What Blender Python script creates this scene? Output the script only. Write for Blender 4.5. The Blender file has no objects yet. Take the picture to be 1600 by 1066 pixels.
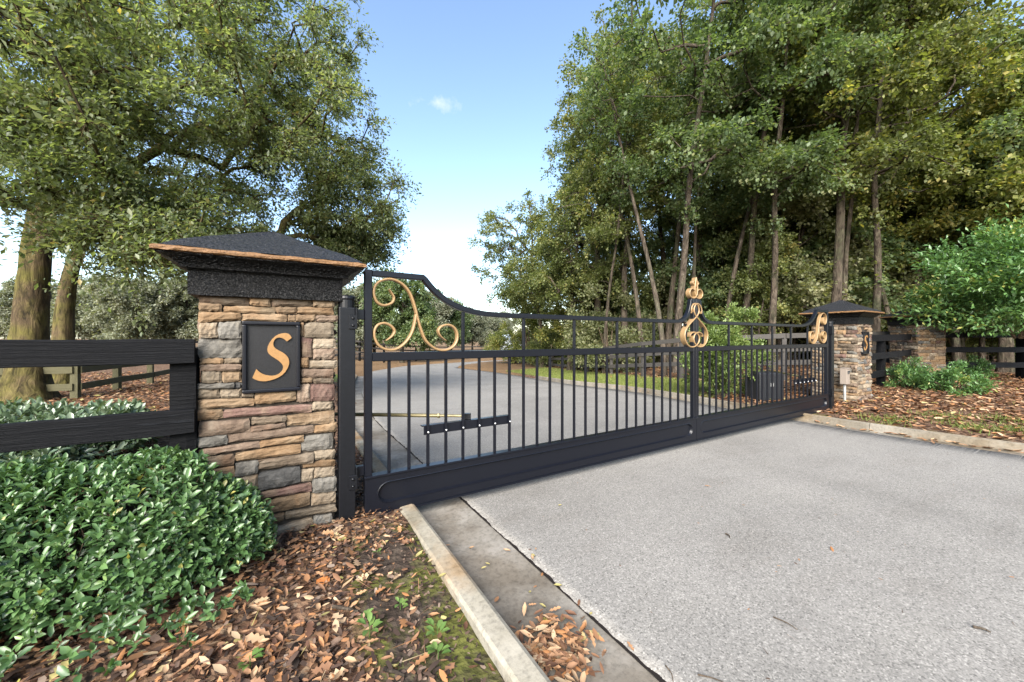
import bpy, bmesh, math, random
import numpy as np
from mathutils import Vector, Matrix

# ------------------------------------------------------------------ camera, sky, sun, exposure
SC = bpy.context.scene
COL = SC.collection
PI = math.pi
YAW = math.radians(31.0)          # road runs along +Y, the gate along +X, the camera is turned 31 degrees to the right
EYE = 1.35
FPX = 586.0                       # focal length in pixels of the 1600 px wide photograph
cam_data = bpy.data.cameras.new('camera')
cam_data.sensor_width = 36.0
cam_data.lens = FPX / 1600.0 * 36.0
cam_data.shift_y = -5.0 / 1600.0
cam_data.clip_start = 0.05
cam_data.clip_end = 2000.0
cam = bpy.data.objects.new('camera', cam_data)
COL.objects.link(cam)
cam.location = (0, 0, EYE)
cam.rotation_euler = (PI / 2, 0, -YAW)
SC.camera = cam

SUN_EL = math.radians(33.0)
SUN_AZ = math.radians(222.0)      # compass style, clockwise from +Y
world = bpy.data.worlds.new('World')
SC.world = world
world.use_nodes = True
_nt = world.node_tree
_bg = _nt.nodes['Background']
_sky = _nt.nodes.new('ShaderNodeTexSky')
_sky.sky_type = 'NISHITA'
_sky.sun_disc = False
_sky.sun_elevation = SUN_EL
_sky.sun_rotation = SUN_AZ
_sky.altitude = 0.0
_sky.air_density = 1.0
_sky.dust_density = 0.9
_sky.ozone_density = 1.0
# one small wisp of cloud, high over the drive
_tc = _nt.nodes.new('ShaderNodeTexCoord')
_mp = _nt.nodes.new('ShaderNodeMapping')
_a = (684.0 - 800.0) / FPX
_cd = Vector((math.cos(YAW) * _a + math.sin(YAW), -math.sin(YAW) * _a + math.cos(YAW), (528.0 - 161.0) / FPX)).normalized()
_mp.inputs['Location'].default_value = tuple(-c for c in _cd)
_nt.links.new(_tc.outputs['Generated'], _mp.inputs[0])
_ml = _nt.nodes.new('ShaderNodeVectorMath'); _ml.operation = 'MULTIPLY'
_ml.inputs[1].default_value = (17, 17, 52)
_nt.links.new(_mp.outputs[0], _ml.inputs[0])
_ln = _nt.nodes.new('ShaderNodeVectorMath'); _ln.operation = 'LENGTH'
_nt.links.new(_ml.outputs[0], _ln.inputs[0])
_ns = _nt.nodes.new('ShaderNodeTexNoise')
_ns.inputs['Scale'].default_value = 26.0; _ns.inputs['Detail'].default_value = 7.0; _ns.inputs['Roughness'].default_value = .62
_nt.links.new(_tc.outputs['Generated'], _ns.inputs['Vector'])
_sb = _nt.nodes.new('ShaderNodeMath'); _sb.operation = 'SUBTRACT'
_nt.links.new(_ns.outputs[0], _sb.inputs[0])
_m2 = _nt.nodes.new('ShaderNodeMath'); _m2.operation = 'MULTIPLY'; _m2.inputs[1].default_value = .34
_nt.links.new(_ln.outputs['Value'], _m2.inputs[0]); _nt.links.new(_m2.outputs[0], _sb.inputs[1])
_rp = _nt.nodes.new('ShaderNodeMapRange')
_rp.inputs['From Min'].default_value = .24; _rp.inputs['From Max'].default_value = .56; _rp.inputs['To Max'].default_value = .45
_nt.links.new(_sb.outputs[0], _rp.inputs['Value'])
_mx = _nt.nodes.new('ShaderNodeMix'); _mx.data_type = 'RGBA'
_nt.links.new(_rp.outputs[0], _mx.inputs[0]); _nt.links.new(_sky.outputs[0], _mx.inputs[6])
_mx.inputs[7].default_value = (3.0, 3.1, 3.3, 1)
_nt.links.new(_mx.outputs[2], _bg.inputs[0])
_bg.inputs[1].default_value = 0.10

sun_data = bpy.data.lights.new('sun', 'SUN')
sun_data.energy = 4.0
sun_data.angle = math.radians(45.0)
sun_data.color = (1.0, 0.95, 0.88)
sun = bpy.data.objects.new('sun', sun_data)
COL.objects.link(sun)
_sd = Vector((math.sin(SUN_AZ) * math.cos(SUN_EL), math.cos(SUN_AZ) * math.cos(SUN_EL), math.sin(SUN_EL)))
sun.rotation_euler = _sd.to_track_quat('Z', 'Y').to_euler()
sun.location = (0, -5, 20)

SC.view_settings.view_transform = 'Standard'
SC.view_settings.look = 'None'
SC.view_settings.exposure = 2.05
SC.view_settings.gamma = 1.0
SC.view_settings.use_curve_mapping = False
SC.render.engine = 'CYCLES'
SC.cycles.use_denoising = True
SC.cycles.max_bounces = 8
SC.cycles.diffuse_bounces = 6
SC.cycles.glossy_bounces = 2
SC.cycles.transmission_bounces = 5
SC.cycles.transparent_max_bounces = 4
SC.cycles.caustics_reflective = False
SC.cycles.caustics_refractive = False
SC.cycles.sample_clamp_indirect = 4.0

RNG = np.random.default_rng(7)
random.seed(11)

# ------------------------------------------------------------------ survey: turns measured image points into ground coordinates
FW = (math.sin(YAW), math.cos(YAW))
RT = (math.cos(YAW), -math.sin(YAW))

def xd(x, d):
    """plan position of something seen at image column x, d metres deep"""
    r = (x - 800.0) / FPX * d
    return (r * RT[0] + d * FW[0], r * RT[1] + d * FW[1])

def on_v(x, y, v):
    """point (u, z) on the upright plane Y = v"""
    a = (x - 800.0) / FPX
    b = (528.0 - y) / FPX
    t = v / (RT[1] * a + FW[1])
    return ((RT[0] * a + FW[0]) * t, EYE + b * t)

def terrain(u, v):
    s = v - 7.5
    sp = np.log1p(np.exp(np.clip(s / 1.5, -30, 30))) * 1.5
    x = 0.085 * sp
    z = -1.7 * (1 - np.exp(-x / 1.7))
    u = np.asarray(u, float)
    rise = 0.16 / (1 + np.exp(-(u - 12.5) * 0.9)) + 0.05
    return z + np.where(u < 4, 0.05, rise)

def road_z(v):
    s = v - 7.5
    sp = np.log1p(np.exp(np.clip(s / 1.5, -30, 30))) * 1.5
    return -1.7 * (1 - np.exp(-0.085 * sp / 1.7))

# ------------------------------------------------------------------ objects
def tag(o, label=None, cat=None, group=None, kind=None):
    if label: o['label'] = label
    if cat: o['category'] = cat
    if group: o['group'] = group
    if kind: o['kind'] = kind
    return o

def empty(name, loc=(0, 0, 0), rz=0.0):
    o = bpy.data.objects.new(name, None)
    o.empty_display_size = 0.1
    COL.objects.link(o)
    o.location = loc
    o.rotation_euler = (0, 0, rz)
    return o

def link(name, me, m=None, parent=None):
    o = bpy.data.objects.new(name, me)
    COL.objects.link(o)
    if m is not None and len(me.materials) == 0:
        me.materials.append(m)
    if parent is not None:
        o.parent = parent
    return o

def obj_from(name, verts, faces, m, parent=None, smooth=False):
    me = bpy.data.meshes.new(name)
    me.from_pydata([tuple(v) for v in verts], [], faces)
    if smooth:
        me.polygons.foreach_set('use_smooth', [True] * len(me.polygons))
    me.update()
    return link(name, me, m, parent)

def bm_obj(name, bm, m, parent=None, smooth=False, recalc=True):
    if recalc:
        bmesh.ops.recalc_face_normals(bm, faces=bm.faces)
    me = bpy.data.meshes.new(name)
    bm.to_mesh(me)
    bm.free()
    if smooth:
        me.polygons.foreach_set('use_smooth', [True] * len(me.polygons))
    return link(name, me, m, parent)

def bm_box(bm, x0, x1, y0, y1, z0, z1, bev=0.0, seg=1):
    r = bmesh.ops.create_cube(bm, size=1.0, matrix=Matrix.Translation(((x0 + x1) / 2, (y0 + y1) / 2, (z0 + z1) / 2)) @ Matrix.Diagonal((x1 - x0, y1 - y0, z1 - z0, 1)))
    vs = r['verts']
    if bev > 0:
        es = {e for v in vs for e in v.link_edges}
        bmesh.ops.bevel(bm, geom=list(es), offset=bev, segments=seg, affect='EDGES', profile=0.6)
    return vs

def box(name, x0, x1, y0, y1, z0, z1, m, parent=None, bev=0.004, seg=1):
    bm = bmesh.new()
    bm_box(bm, x0, x1, y0, y1, z0, z1, bev, seg)
    return bm_obj(name, bm, m, parent)

def catmull(pts, n=8):
    P = [np.array(p, float) for p in pts]
    P = [2 * P[0] - P[1]] + P + [2 * P[-1] - P[-2]]
    out = []
    for i in range(1, len(P) - 2):
        p0, p1, p2, p3 = P[i - 1], P[i], P[i + 1], P[i + 2]
        for k in range(n):
            t = k / n
            out.append(0.5 * ((2 * p1) + (-p0 + p2) * t + (2 * p0 - 5 * p1 + 4 * p2 - p3) * t * t + (-p0 + 3 * p1 - 3 * p2 + p3) * t ** 3))
    out.append(P[-2])
    return np.array(out)

def sweep_flat(path, widths, v, depth, chamfer=0.005):
    """bar swept along a path (u, z) lying in the plane Y = v; chamfered rectangular section"""
    path = np.asarray(path, float)
    n = len(path)
    tang = np.gradient(path, axis=0)
    tang /= np.linalg.norm(tang, axis=1)[:, None] + 1e-9
    nor = np.stack([-tang[:, 1], tang[:, 0]], 1)
    verts, faces = [], []
    for i in range(n):
        w = widths[i] / 2
        c = min(chamfer, w * 0.7)
        dd = depth / 2
        sec = [(-w, -dd + c), (-w + c, -dd), (w - c, -dd), (w, -dd + c), (w, dd - c), (w - c, dd), (-w + c, dd), (-w, dd - c)]
        for a, b in sec:
            p = path[i] + nor[i] * a
            verts.append((p[0], v + b, p[1]))
    for i in range(n - 1):
        for k in range(8):
            a = i * 8 + k
            b = i * 8 + (k + 1) % 8
            faces.append((a, b, b + 8, a + 8))
    faces.append(tuple(range(8)))
    faces.append(tuple(range((n - 1) * 8, n * 8))[::-1])
    return verts, faces

def tube(verts, faces, path, radii, sides=6):
    path = np.asarray(path, float)
    n = len(path)
    base = len(verts)
    tang = np.gradient(path, axis=0)
    tang /= np.linalg.norm(tang, axis=1)[:, None] + 1e-9
    ref = np.array([0.31, 0.95, 0.05]) if abs(tang[0][2]) > 0.8 else np.array([0, 0, 1.0])
    for i in range(n):
        a = np.cross(tang[i], ref)
        a /= np.linalg.norm(a) + 1e-9
        b = np.cross(tang[i], a)
        for k in range(sides):
            th = 2 * PI * k / sides
            verts.append(tuple(path[i] + (a * math.cos(th) + b * math.sin(th)) * radii[i]))
    for i in range(n - 1):
        for k in range(sides):
            a = base + i * sides + k
            b = base + i * sides + (k + 1) % sides
            faces.append((a, b, b + sides, a + sides))
    faces.append(tuple(base + (n - 1) * sides + k for k in range(sides)))

# ------------------------------------------------------------------ materials
class NT:
    def __init__(self, name):
        self.m = bpy.data.materials.new(name)
        self.m.use_nodes = True
        self.t = self.m.node_tree
        self.b = self.t.nodes['Principled BSDF']
        self.out = self.t.nodes['Material Output']
    def n(self, typ, **kw):
        nd = self.t.nodes.new(typ)
        for k, v in kw.items():
            setattr(nd, k, v)
        return nd
    def l(self, a, b):
        self.t.links.new(a, b)
    def val(self, sock, v):
        if hasattr(v, 'is_linked') or isinstance(v, bpy.types.NodeSocket):
            self.l(v, sock)
        else:
            sock.default_value = v
    def coord(self, scale=(1, 1, 1), kind='Position', rnd=False):
        if kind == 'Position':
            g = self.n('ShaderNodeNewGeometry').outputs['Position']
        else:
            g = self.n('ShaderNodeTexCoord').outputs[kind]
        mp = self.n('ShaderNodeMapping')
        self.l(g, mp.inputs[0])
        mp.inputs['Scale'].default_value = scale
        if rnd:
            oi = self.n('ShaderNodeObjectInfo')
            ml = self.n('ShaderNodeMath', operation='MULTIPLY')
            self.l(oi.outputs['Random'], ml.inputs[0]); ml.inputs[1].default_value = 40
            cb = self.n('ShaderNodeCombineXYZ')
            for k in range(3): self.l(ml.outputs[0], cb.inputs[k])
            self.l(cb.outputs[0], mp.inputs['Location'])
        return mp.outputs[0]
    def noise(self, co, scale, detail=4, rough=0.55, dist=0.0):
        nd = self.n('ShaderNodeTexNoise')
        self.l(co, nd.inputs['Vector'])
        nd.inputs['Scale'].default_value = scale
        nd.inputs['Detail'].default_value = detail
        nd.inputs['Roughness'].default_value = rough
        nd.inputs['Distortion'].default_value = dist
        return nd.outputs[0]
    def voro(self, co, scale, feature='F1', out='Distance', rand=1.0):
        nd = self.n('ShaderNodeTexVoronoi', feature=feature)
        self.l(co, nd.inputs['Vector'])
        nd.inputs['Scale'].default_value = scale
        nd.inputs['Randomness'].default_value = rand
        return nd.outputs[out]
    def ramp(self, fac, stops, interp='LINEAR'):
        nd = self.n('ShaderNodeValToRGB')
        cr = nd.color_ramp
        cr.interpolation = interp
        while len(cr.elements) < len(stops): cr.elements.new(0.5)
        for e, (p, c) in zip(cr.elements, stops):
            e.position = p
            c = (c, c, c) if not hasattr(c, '__len__') else c
            e.color = (c[0], c[1], c[2], 1)
        self.l(fac, nd.inputs[0])
        return nd.outputs[0]
    def mix(self, fac, a, b, mode='MIX'):
        nd = self.n('ShaderNodeMix', data_type='RGBA', blend_type=mode)
        self.val(nd.inputs[0], fac)
        for s, v in ((nd.inputs[6], a), (nd.inputs[7], b)):
            if isinstance(v, bpy.types.NodeSocket): self.l(v, s)
            else: s.default_value = (v[0], v[1], v[2], 1)
        return nd.outputs[2]
    def math(self, op, a, b=0.0):
        nd = self.n('ShaderNodeMath', operation=op)
        self.val(nd.inputs[0], a); self.val(nd.inputs[1], b)
        return nd.outputs[0]
    def attr(self, name, out='Fac'):
        nd = self.n('ShaderNodeAttribute')
        nd.attribute_name = name
        return nd.outputs[out]
    def bump(self, height, strength=0.5, dist=0.01, prev=None):
        nd = self.n('ShaderNodeBump')
        nd.inputs['Strength'].default_value = strength
        nd.inputs['Distance'].default_value = dist
        self.l(height, nd.inputs['Height'])
        if prev is not None: self.l(prev, nd.inputs['Normal'])
        return nd.outputs[0]
    def done(self, col, rough=0.8, normal=None, spec=0.3, metal=0.0):
        b = self.b
        if isinstance(col, bpy.types.NodeSocket): self.l(col, b.inputs['Base Color'])
        else: b.inputs['Base Color'].default_value = (*col, 1)
        self.val(b.inputs['Roughness'], rough)
        b.inputs['Specular IOR Level'].default_value = spec
        b.inputs['Metallic'].default_value = metal
        if normal is not None: self.l(normal, b.inputs['Normal'])
        return self.m

M = {}

def leaf_mat(name, stops, rough=0.45, spec=0.4, trans=0.35, tcol=None):
    t = NT(name)
    k = .68 if name in ('leaf_dry', 'chip', 'leaf_red', 'leaf_yellow', 'leaf_orange', 'sprout', 'leaf_cover') else .88
    stops = [(p, tuple(k * q for q in c)) for p, c in stops]
    c = t.ramp(t.attr('rnd'), stops)
    t.done(c, rough, None, spec)
    tr = t.n('ShaderNodeBsdfTranslucent')
    tc = t.mix(1.0, c, tcol or (1.3, 1.35, 0.6), 'MULTIPLY')
    t.l(tc, tr.inputs[0])
    ms = t.n('ShaderNodeMixShader')
    ms.inputs[0].default_value = trans
    t.l(t.b.outputs[0], ms.inputs[1]); t.l(tr.outputs[0], ms.inputs[2])
    t.l(ms.outputs[0], t.out.inputs[0])
    M[name] = t.m
    return t.m

# greens
leaf_mat('leaf_oak', [(0, (.096, .128, .058)), (.45, (.158, .196, .094)), (.8, (.230, .260, .136)), (.97, (.285, .300, .170)), (1, (.38, .30, .11))], .42, .5, .55)
leaf_mat('leaf_wood', [(0, (.078, .100, .036)), (.5, (.138, .166, .060)), (.85, (.215, .228, .088)), (1, (.31, .27, .09))], .5, .35, .5)
leaf_mat('leaf_wood_green', [(0, (.064, .102, .044)), (.5, (.122, .172, .076)), (.85, (.190, .232, .106)), (1, (.25, .26, .12))], .5, .4, .5)
leaf_mat('leaf_wood_yellow', [(0, (.095, .122, .034)), (.4, (.165, .195, .058)), (.75, (.255, .265, .085)), (1, (.40, .33, .095))], .5, .35, .5)
leaf_mat('leaf_under', [(0, (.110, .130, .062)), (.5, (.175, .190, .096)), (1, (.265, .255, .150))], .6, .25, .5)
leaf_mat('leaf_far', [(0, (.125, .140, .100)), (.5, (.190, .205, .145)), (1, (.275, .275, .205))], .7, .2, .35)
leaf_mat('leaf_holly', [(0, (.036, .074, .026)), (.5, (.066, .132, .044)), (.85, (.108, .188, .060)), (.97, (.175, .262, .090)), (1, (.30, .28, .08))], .36, .55, .25)
leaf_mat('leaf_cover', [(0, (0.066, 0.110, 0.055)), (.5, (0.121, 0.182, 0.099)), (1, (0.237, 0.292, 0.187))], .30, .6, .22)
leaf_mat('leaf_shrub', [(0, (.045, .096, .032)), (.5, (.088, .178, .056)), (.9, (.145, .250, .080)), (1, (.34, .32, .08))], .36, .5, .36)
leaf_mat('leaf_pitt', [(0, (0.075, 0.115, 0.030)), (.5, (0.132, 0.190, 0.055)), (1, (0.253, 0.305, 0.103))], .4, .4, .38)
leaf_mat('leaf_dry', [(0, (.060, .031, .019)), (.14, (.125, .060, .034)), (.34, (.215, .110, .058)), (.56, (.295, .165, .090)), (.72, (.370, .165, .060)), (.84, (.385, .235, .130)), (.96, (.44, .32, .20)), (1, (.36, .34, .08))], .7, .3, .1, (1.1, .8, .5))
leaf_mat('chip', [(0, (.018, .013, .010)), (.35, (.052, .032, .023)), (.65, (.105, .064, .045)), (.9, (.185, .125, .090)), (1, (.26, .20, .155))], .85, .25, .02, (1, .8, .6))
leaf_mat('grass_blade', [(0, (0.088, 0.115, 0.024)), (.5, (0.162, 0.203, 0.049)), (.8, (0.277, 0.257, 0.092)), (1, (0.378, 0.284, 0.142))], .6, .25, .35)
leaf_mat('sprout', [(0, (.10, .19, .045)), (1, (.20, .31, .085))], .45, .4, .35)
leaf_mat('leaf_red', [(0, (.25, .02, .02)), (1, (.42, .03, .03))], .5, .4, .2)
leaf_mat('leaf_yellow', [(0, (.34, .28, .09)), (1, (.44, .38, .17))], .6, .3, .2)
leaf_mat('leaf_orange', [(0, (.40, .14, .04)), (1, (.44, .17, .05))], .6, .3, .1)

def bark(name, c0, c1, c2, moss=None, mossamt=0.5, vs=9.0):
    t = NT(name)
    co = t.coord((vs, vs, vs * .22))
    n1 = t.noise(co, 1.1, 7, .72, .8)
    co2 = t.coord((1, 1, 1))
    n2 = t.noise(co2, 2.2, 4, .6)
    c = t.ramp(n1, [(.36, c0), (.5, c1), (.64, c2)])
    if moss:
        mk = t.ramp(n2, [(mossamt - .12, 0), (mossamt + .12, 1)])
        c = t.mix(mk, c, t.ramp(n1, [(.36, tuple(.22 * q for q in moss)), (.5, tuple(.75 * q for q in moss)), (.64, tuple(1.25 * q for q in moss))]))
    bp = t.bump(n1, 1.0, .06)
    M[name] = t.done(c, .9, bp, .15)

bark('bark_moss', (.016, .012, .007), (.056, .040, .022), (.110, .080, .044), (.090, .080, .022), .50)
bark('bark', (.014, .011, .008), (.044, .034, .025), (.090, .072, .054), (.062, .062, .036), .58)
bark('bark_pale', (.020, .016, .012), (.060, .047, .035), (.115, .094, .074), (.074, .072, .046), .62)
bark('bark_dark', (.018, .014, .011), (.055, .043, .032), (.115, .092, .070), (.060, .066, .036), .60)
bark('twig', (.045, .034, .024), (.095, .070, .048), (.150, .115, .080))

# ------------------------------------------------------------------ ground materials
def drop_side(u):
    t = np.clip((np.asarray(u, float) + 1.0) / 4.0, 0, 1)
    return t * t * (3 - 2 * t)

def terrain(u, v):
    u = np.asarray(u, float); v = np.asarray(v, float)
    rise = np.where(u < 4, 0.05, 0.05 + 0.16 / (1 + np.exp(-(u - 12.5) * 0.9)))
    return road_z(v) * drop_side(u) + rise

def mat_ground():
    t = NT('ground')
    co = t.coord()
    n1 = t.noise(co, 1.3, 5, .6)
    n2 = t.noise(co, 9.0, 5, .7)
    vz = t.voro(co, 30.0, 'F1', 'Color')
    sep = t.n('ShaderNodeSeparateColor'); t.l(vz, sep.inputs[0])
    litter = t.ramp(sep.outputs[0], [(0, (.035, .020, .014)), (.3, (.085, .048, .030)), (.6, (.150, .090, .056)), (.85, (.210, .130, .080)), (1, (.25, .18, .12))])
    soil = t.ramp(n2, [(.3, (.030, .022, .017)), (.55, (.068, .052, .040)), (.75, (.115, .092, .070))])
    moss = t.ramp(n2, [(.3, (.055, .058, .016)), (.6, (.125, .128, .034)), (.8, (.190, .185, .055))])
    mossm = t.ramp(t.noise(co, 3.4, 5, .65), [(.44, 0), (.55, 1)])
    soilmix = t.mix(mossm, soil, moss)
    green = t.ramp(n2, [(.3, (.105, .122, .026)), (.55, (.180, .210, .052)), (.8, (.250, .255, .085))])
    brown = t.ramp(n2, [(.3, (.130, .078, .042)), (.6, (.210, .135, .072)), (.8, (.270, .190, .105))])
    sand = t.ramp(n1, [(.3, (.40, .33, .23)), (.7, (.55, .47, .35))])
    c = litter
    def masked(base, new, a, lo=.35, hi=.65):
        w = t.math('ADD', t.attr(a), t.math('MULTIPLY', t.math('SUBTRACT', n2, .5), .5))
        return t.mix(t.ramp(w, [(lo, 0), (hi, 1)]), base, new)
    c = masked(c, soilmix, 'soil')
    c = masked(c, brown, 'dry')
    c = masked(c, green, 'grass')
    c = masked(c, sand, 'sand')
    bp = t.bump(n2, .8, .03)
    bp = t.bump(t.voro(co, 26.0), .6, .02, bp)
    c = t.mix(1.0, c, (.72, .72, .72), 'MULTIPLY')
    M['ground'] = t.done(c, .95, bp, .1)
mat_ground()

def mat_asphalt():
    t = NT('asphalt')
    co = t.coord()
    big = t.noise(co, .55, 4, .55)
    co2 = t.coord((.55, 1.6, 1))
    mid = t.noise(co2, 1.7, 5, .6)
    n = t.noise(co, 120, 4, .8)
    fine = t.noise(co, 230, 2, .7)
    v = t.voro(co, 135, 'F1', 'Color')
    s = t.n('ShaderNodeSeparateColor'); t.l(v, s.inputs[0])
    agg = t.ramp(s.outputs[0], [(0, (.135, .130, .122)), (.14, (.215, .207, .194)), (.5, (.250, .240, .225)), (.85, (.285, .274, .256)), (1, (.39, .375, .35))])
    speck = t.ramp(n, [(.32, .42), (.43, .90), (.62, 1.06), (.74, 1.30)])
    c = t.mix(1.0, agg, speck, 'MULTIPLY')
    c = t.mix(1.0, c, t.ramp(fine, [(.3, .82), (.6, 1.06)]), 'MULTIPLY')
    c = t.mix(1.0, c, t.ramp(big, [(.30, .88), (.5, .99), (.70, 1.07)]), 'MULTIPLY')
    c = t.mix(1.0, c, t.ramp(mid, [(.30, (.90, .89, .88)), (.48, (1, 1, 1)), (.7, (1.05, 1.05, 1.04))]), 'MULTIPLY')
    spot = t.ramp(t.voro(t.coord((1, 1.0, 1)), 3.1, 'F1', 'Distance'), [(.0, .55), (.028, .75), (.045, 1.0)])
    c = t.mix(1.0, c, spot, 'MULTIPLY')
    lane = t.noise(t.coord((1.5, .10, 1)), 1.0, 3, .5)
    c = t.mix(1.0, c, t.ramp(lane, [(.34, .93), (.5, 1.0), (.66, 1.04)]), 'MULTIPLY')
    bp = t.bump(s.outputs[0], .2, .003)
    bp = t.bump(n, .35, .004, bp)
    c = t.mix(1.0, c, (.70, .692, .678), 'MULTIPLY')
    M['asphalt'] = t.done(c, .82, bp, .2)
mat_asphalt()

def mat_concrete(name, c0, c1, c2, stain, samt=.56, sscale=1.6, spec=.2):
    t = NT(name)
    co = t.coord()
    n1 = t.noise(co, 2.3, 6, .62)
    n2 = t.noise(co, 34, 4, .7)
    n3 = t.noise(co, sscale, 5, .6, .4)
    c = t.ramp(n1, [(.3, c0), (.5, c1), (.7, c2)])
    c = t.mix(t.ramp(n3, [(samt - .07, 0), (samt + .1, .85)]), c, t.mix(1.0, c, stain, 'MULTIPLY'))
    c = t.mix(1.0, c, t.ramp(n2, [(.32, .70), (.5, 1.0), (.7, 1.12)]), 'MULTIPLY')
    pit = t.ramp(t.voro(co, 70, 'F1'), [(.0, .55), (.10, 1)])
    c = t.mix(1.0, c, pit, 'MULTIPLY')
    bp = t.bump(n2, .5, .004)
    c = t.mix(1.0, c, (.74, .74, .74), 'MULTIPLY')
    M[name] = t.done(c, .9, bp, spec)
mat_concrete('gutter', (.135, .120, .100), (.220, .202, .174), (.310, .290, .260), (.60, .55, .49), .50)
mat_concrete('kerb', (.165, .145, .105), (.265, .242, .190), (.345, .32, .265), (.95, .62, .34), .50, 1.1)
mat_concrete('kerb_far', (.125, .108, .083), (.205, .182, .145), (.28, .255, .215), (.70, .58, .42), .55, 1.3)

# ------------------------------------------------------------------ road layout (plan points, X across, Y along)
LCTRL = [(.84, -8), (.84, -3), (.84, 0), (.84, 2), (.84, 4), (.88, 6.7), (1.2, 9.5), (1.6, 12.5), (2.4, 17), (3.3, 22), (4.2, 26.8), (6.3, 31), (10.1, 35.6), (17, 38.2), (25, 40.3), (60, 48)]
RCTRL = [(7.5, -8), (7.5, -3), (7.4, 0), (7.22, 2), (7.38, 4), (7.85, 6.9), (8.1, 9.2), (8.9, 11.9), (10.4, 16.5), (11.4, 21), (11.9, 26), (12.4, 29.3), (15.5, 32.3), (19, 34.4), (27, 37), (62, 43)]
LE = catmull(LCTRL, 24)
RE = catmull(RCTRL, 24)
ROAD_POLY = np.concatenate([LE, RE[::-1]])

def inside(poly, X, Y):
    res = np.zeros(X.shape, bool)
    j = len(poly) - 1
    for i in range(len(poly)):
        xi, yi = poly[i]; xj, yj = poly[j]
        if yi != yj:
            c = ((yi > Y) != (yj > Y)) & (X < (xj - xi) * (Y - yi) / (yj - yi) + xi)
            res ^= c
        j = i
    return res

def build_ground():
    us = np.concatenate([-np.geomspace(700, 16, 26), np.arange(-15, -4, .5), np.arange(-4, .2, .14), np.arange(.2, .68, .08), [.70, .735, .77, .80, .9], np.arange(1.1, 6.8, .6), np.arange(6.8, 9, .1), np.arange(9, 15, .3), np.arange(15, 24, .6), np.geomspace(24, 700, 30)])
    vs = np.concatenate([-np.geomspace(300, 9, 10), np.arange(-8, -1, .6), np.arange(-1, 9, .16), np.arange(9, 20, .4), np.arange(20, 46, .8), np.geomspace(46, 900, 26)])
    us = np.unique(np.round(us, 4)); vs = np.unique(np.round(vs, 4))
    U, V = np.meshgrid(us, vs)
    Z = terrain(U, V)
    rough = (np.sin(U * 5.1 + V * 3.3) * np.sin(V * 4.7 - U * 2.1)) * .012 + np.random.default_rng(3).normal(0, .006, U.shape)
    Z = Z + rough
    # mulch mounded round the pillar and along the fence
    Z += .05 * np.exp(-((U - .1) ** 2 / .8 + (V - 2.6) ** 2 / .3))
    Z += np.where(U > 7.6, .10 * np.exp(-((V - 2.2) ** 2 / 2.2 + (U - 12.5) ** 2 / 12)), 0)
    LX = np.interp(V, LE[:, 1], LE[:, 0]); RX = np.interp(V, RE[:, 1], RE[:, 0])
    ins = np.where(V < 24, (U > LX - .07) & (U < RX + .07) & (V > -8), inside(ROAD_POLY, U, V))
    Z = np.where(ins, np.minimum(Z, road_z(V)) - .14, Z)
    n, m = len(us), len(vs)
    verts = np.stack([U, V, Z], -1).reshape(-1, 3)
    idx = np.arange(n * m).reshape(m, n)
    faces = np.stack([idx[:-1, :-1], idx[:-1, 1:], idx[1:, 1:], idx[1:, :-1]], -1).reshape(-1, 4)
    me = bpy.data.meshes.new('ground')
    me.from_pydata(verts.tolist(), [], faces.tolist())
    me.polygons.foreach_set('use_smooth', [True] * len(me.polygons))
    def sm(x, a, b):
        t = np.clip((x - a) / (b - a), 0, 1); return t * t * (3 - 2 * t)
    def attr(name, A):
        a = me.attributes.new(name, 'FLOAT', 'POINT')
        a.data.foreach_set('value', np.clip(A, 0, 1).astype(np.float32).reshape(-1))
    RXX = np.where(V > 24, 12.0, RX)
    # green turf between the drive and the wood, browner further off
    grass = sm(U - RXX, .25, .6) * (1 - sm(U - RXX, 2.8, 3.6)) * sm(V, 4.6, 5.6) * (1 - sm(V, 15, 22) * .7)
    grass = np.maximum(grass, sm(-U, -.2, .3) * 0)
    grass = np.maximum(grass, .75 * sm(LX - U, .3, .8) * (1 - sm(LX - U, 1.2, 2.5)) * sm(V, 9, 13) * (V < 26))
    dry = sm(V, 14, 20) * sm(U, 1.0, 2.0) * (1 - sm(U - RXX, 4.5, 6.5) * (V < 30)) + sm(V, 20, 30)
    sand = sm(V, 24, 30) * (1 - sm(V, 36, 40)) * (1 - sm(U, -9, -5))
    soil = (1 - sm(.70 - U, .22, .62)) * (U < .8) * (1 - sm(V, 2.2, 2.9)) * (V > -2)
    soil = np.maximum(soil, .62 * (1 - sm(U - RX, .2, 1.0)) * (U > RX) * (V < 3))
    attr('grass', grass); attr('dry', dry); attr('sand', sand); attr('soil', soil)
    o = link('ground', me, M['ground'])
    tag(o, kind='structure')
    return o
build_ground()

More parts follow.
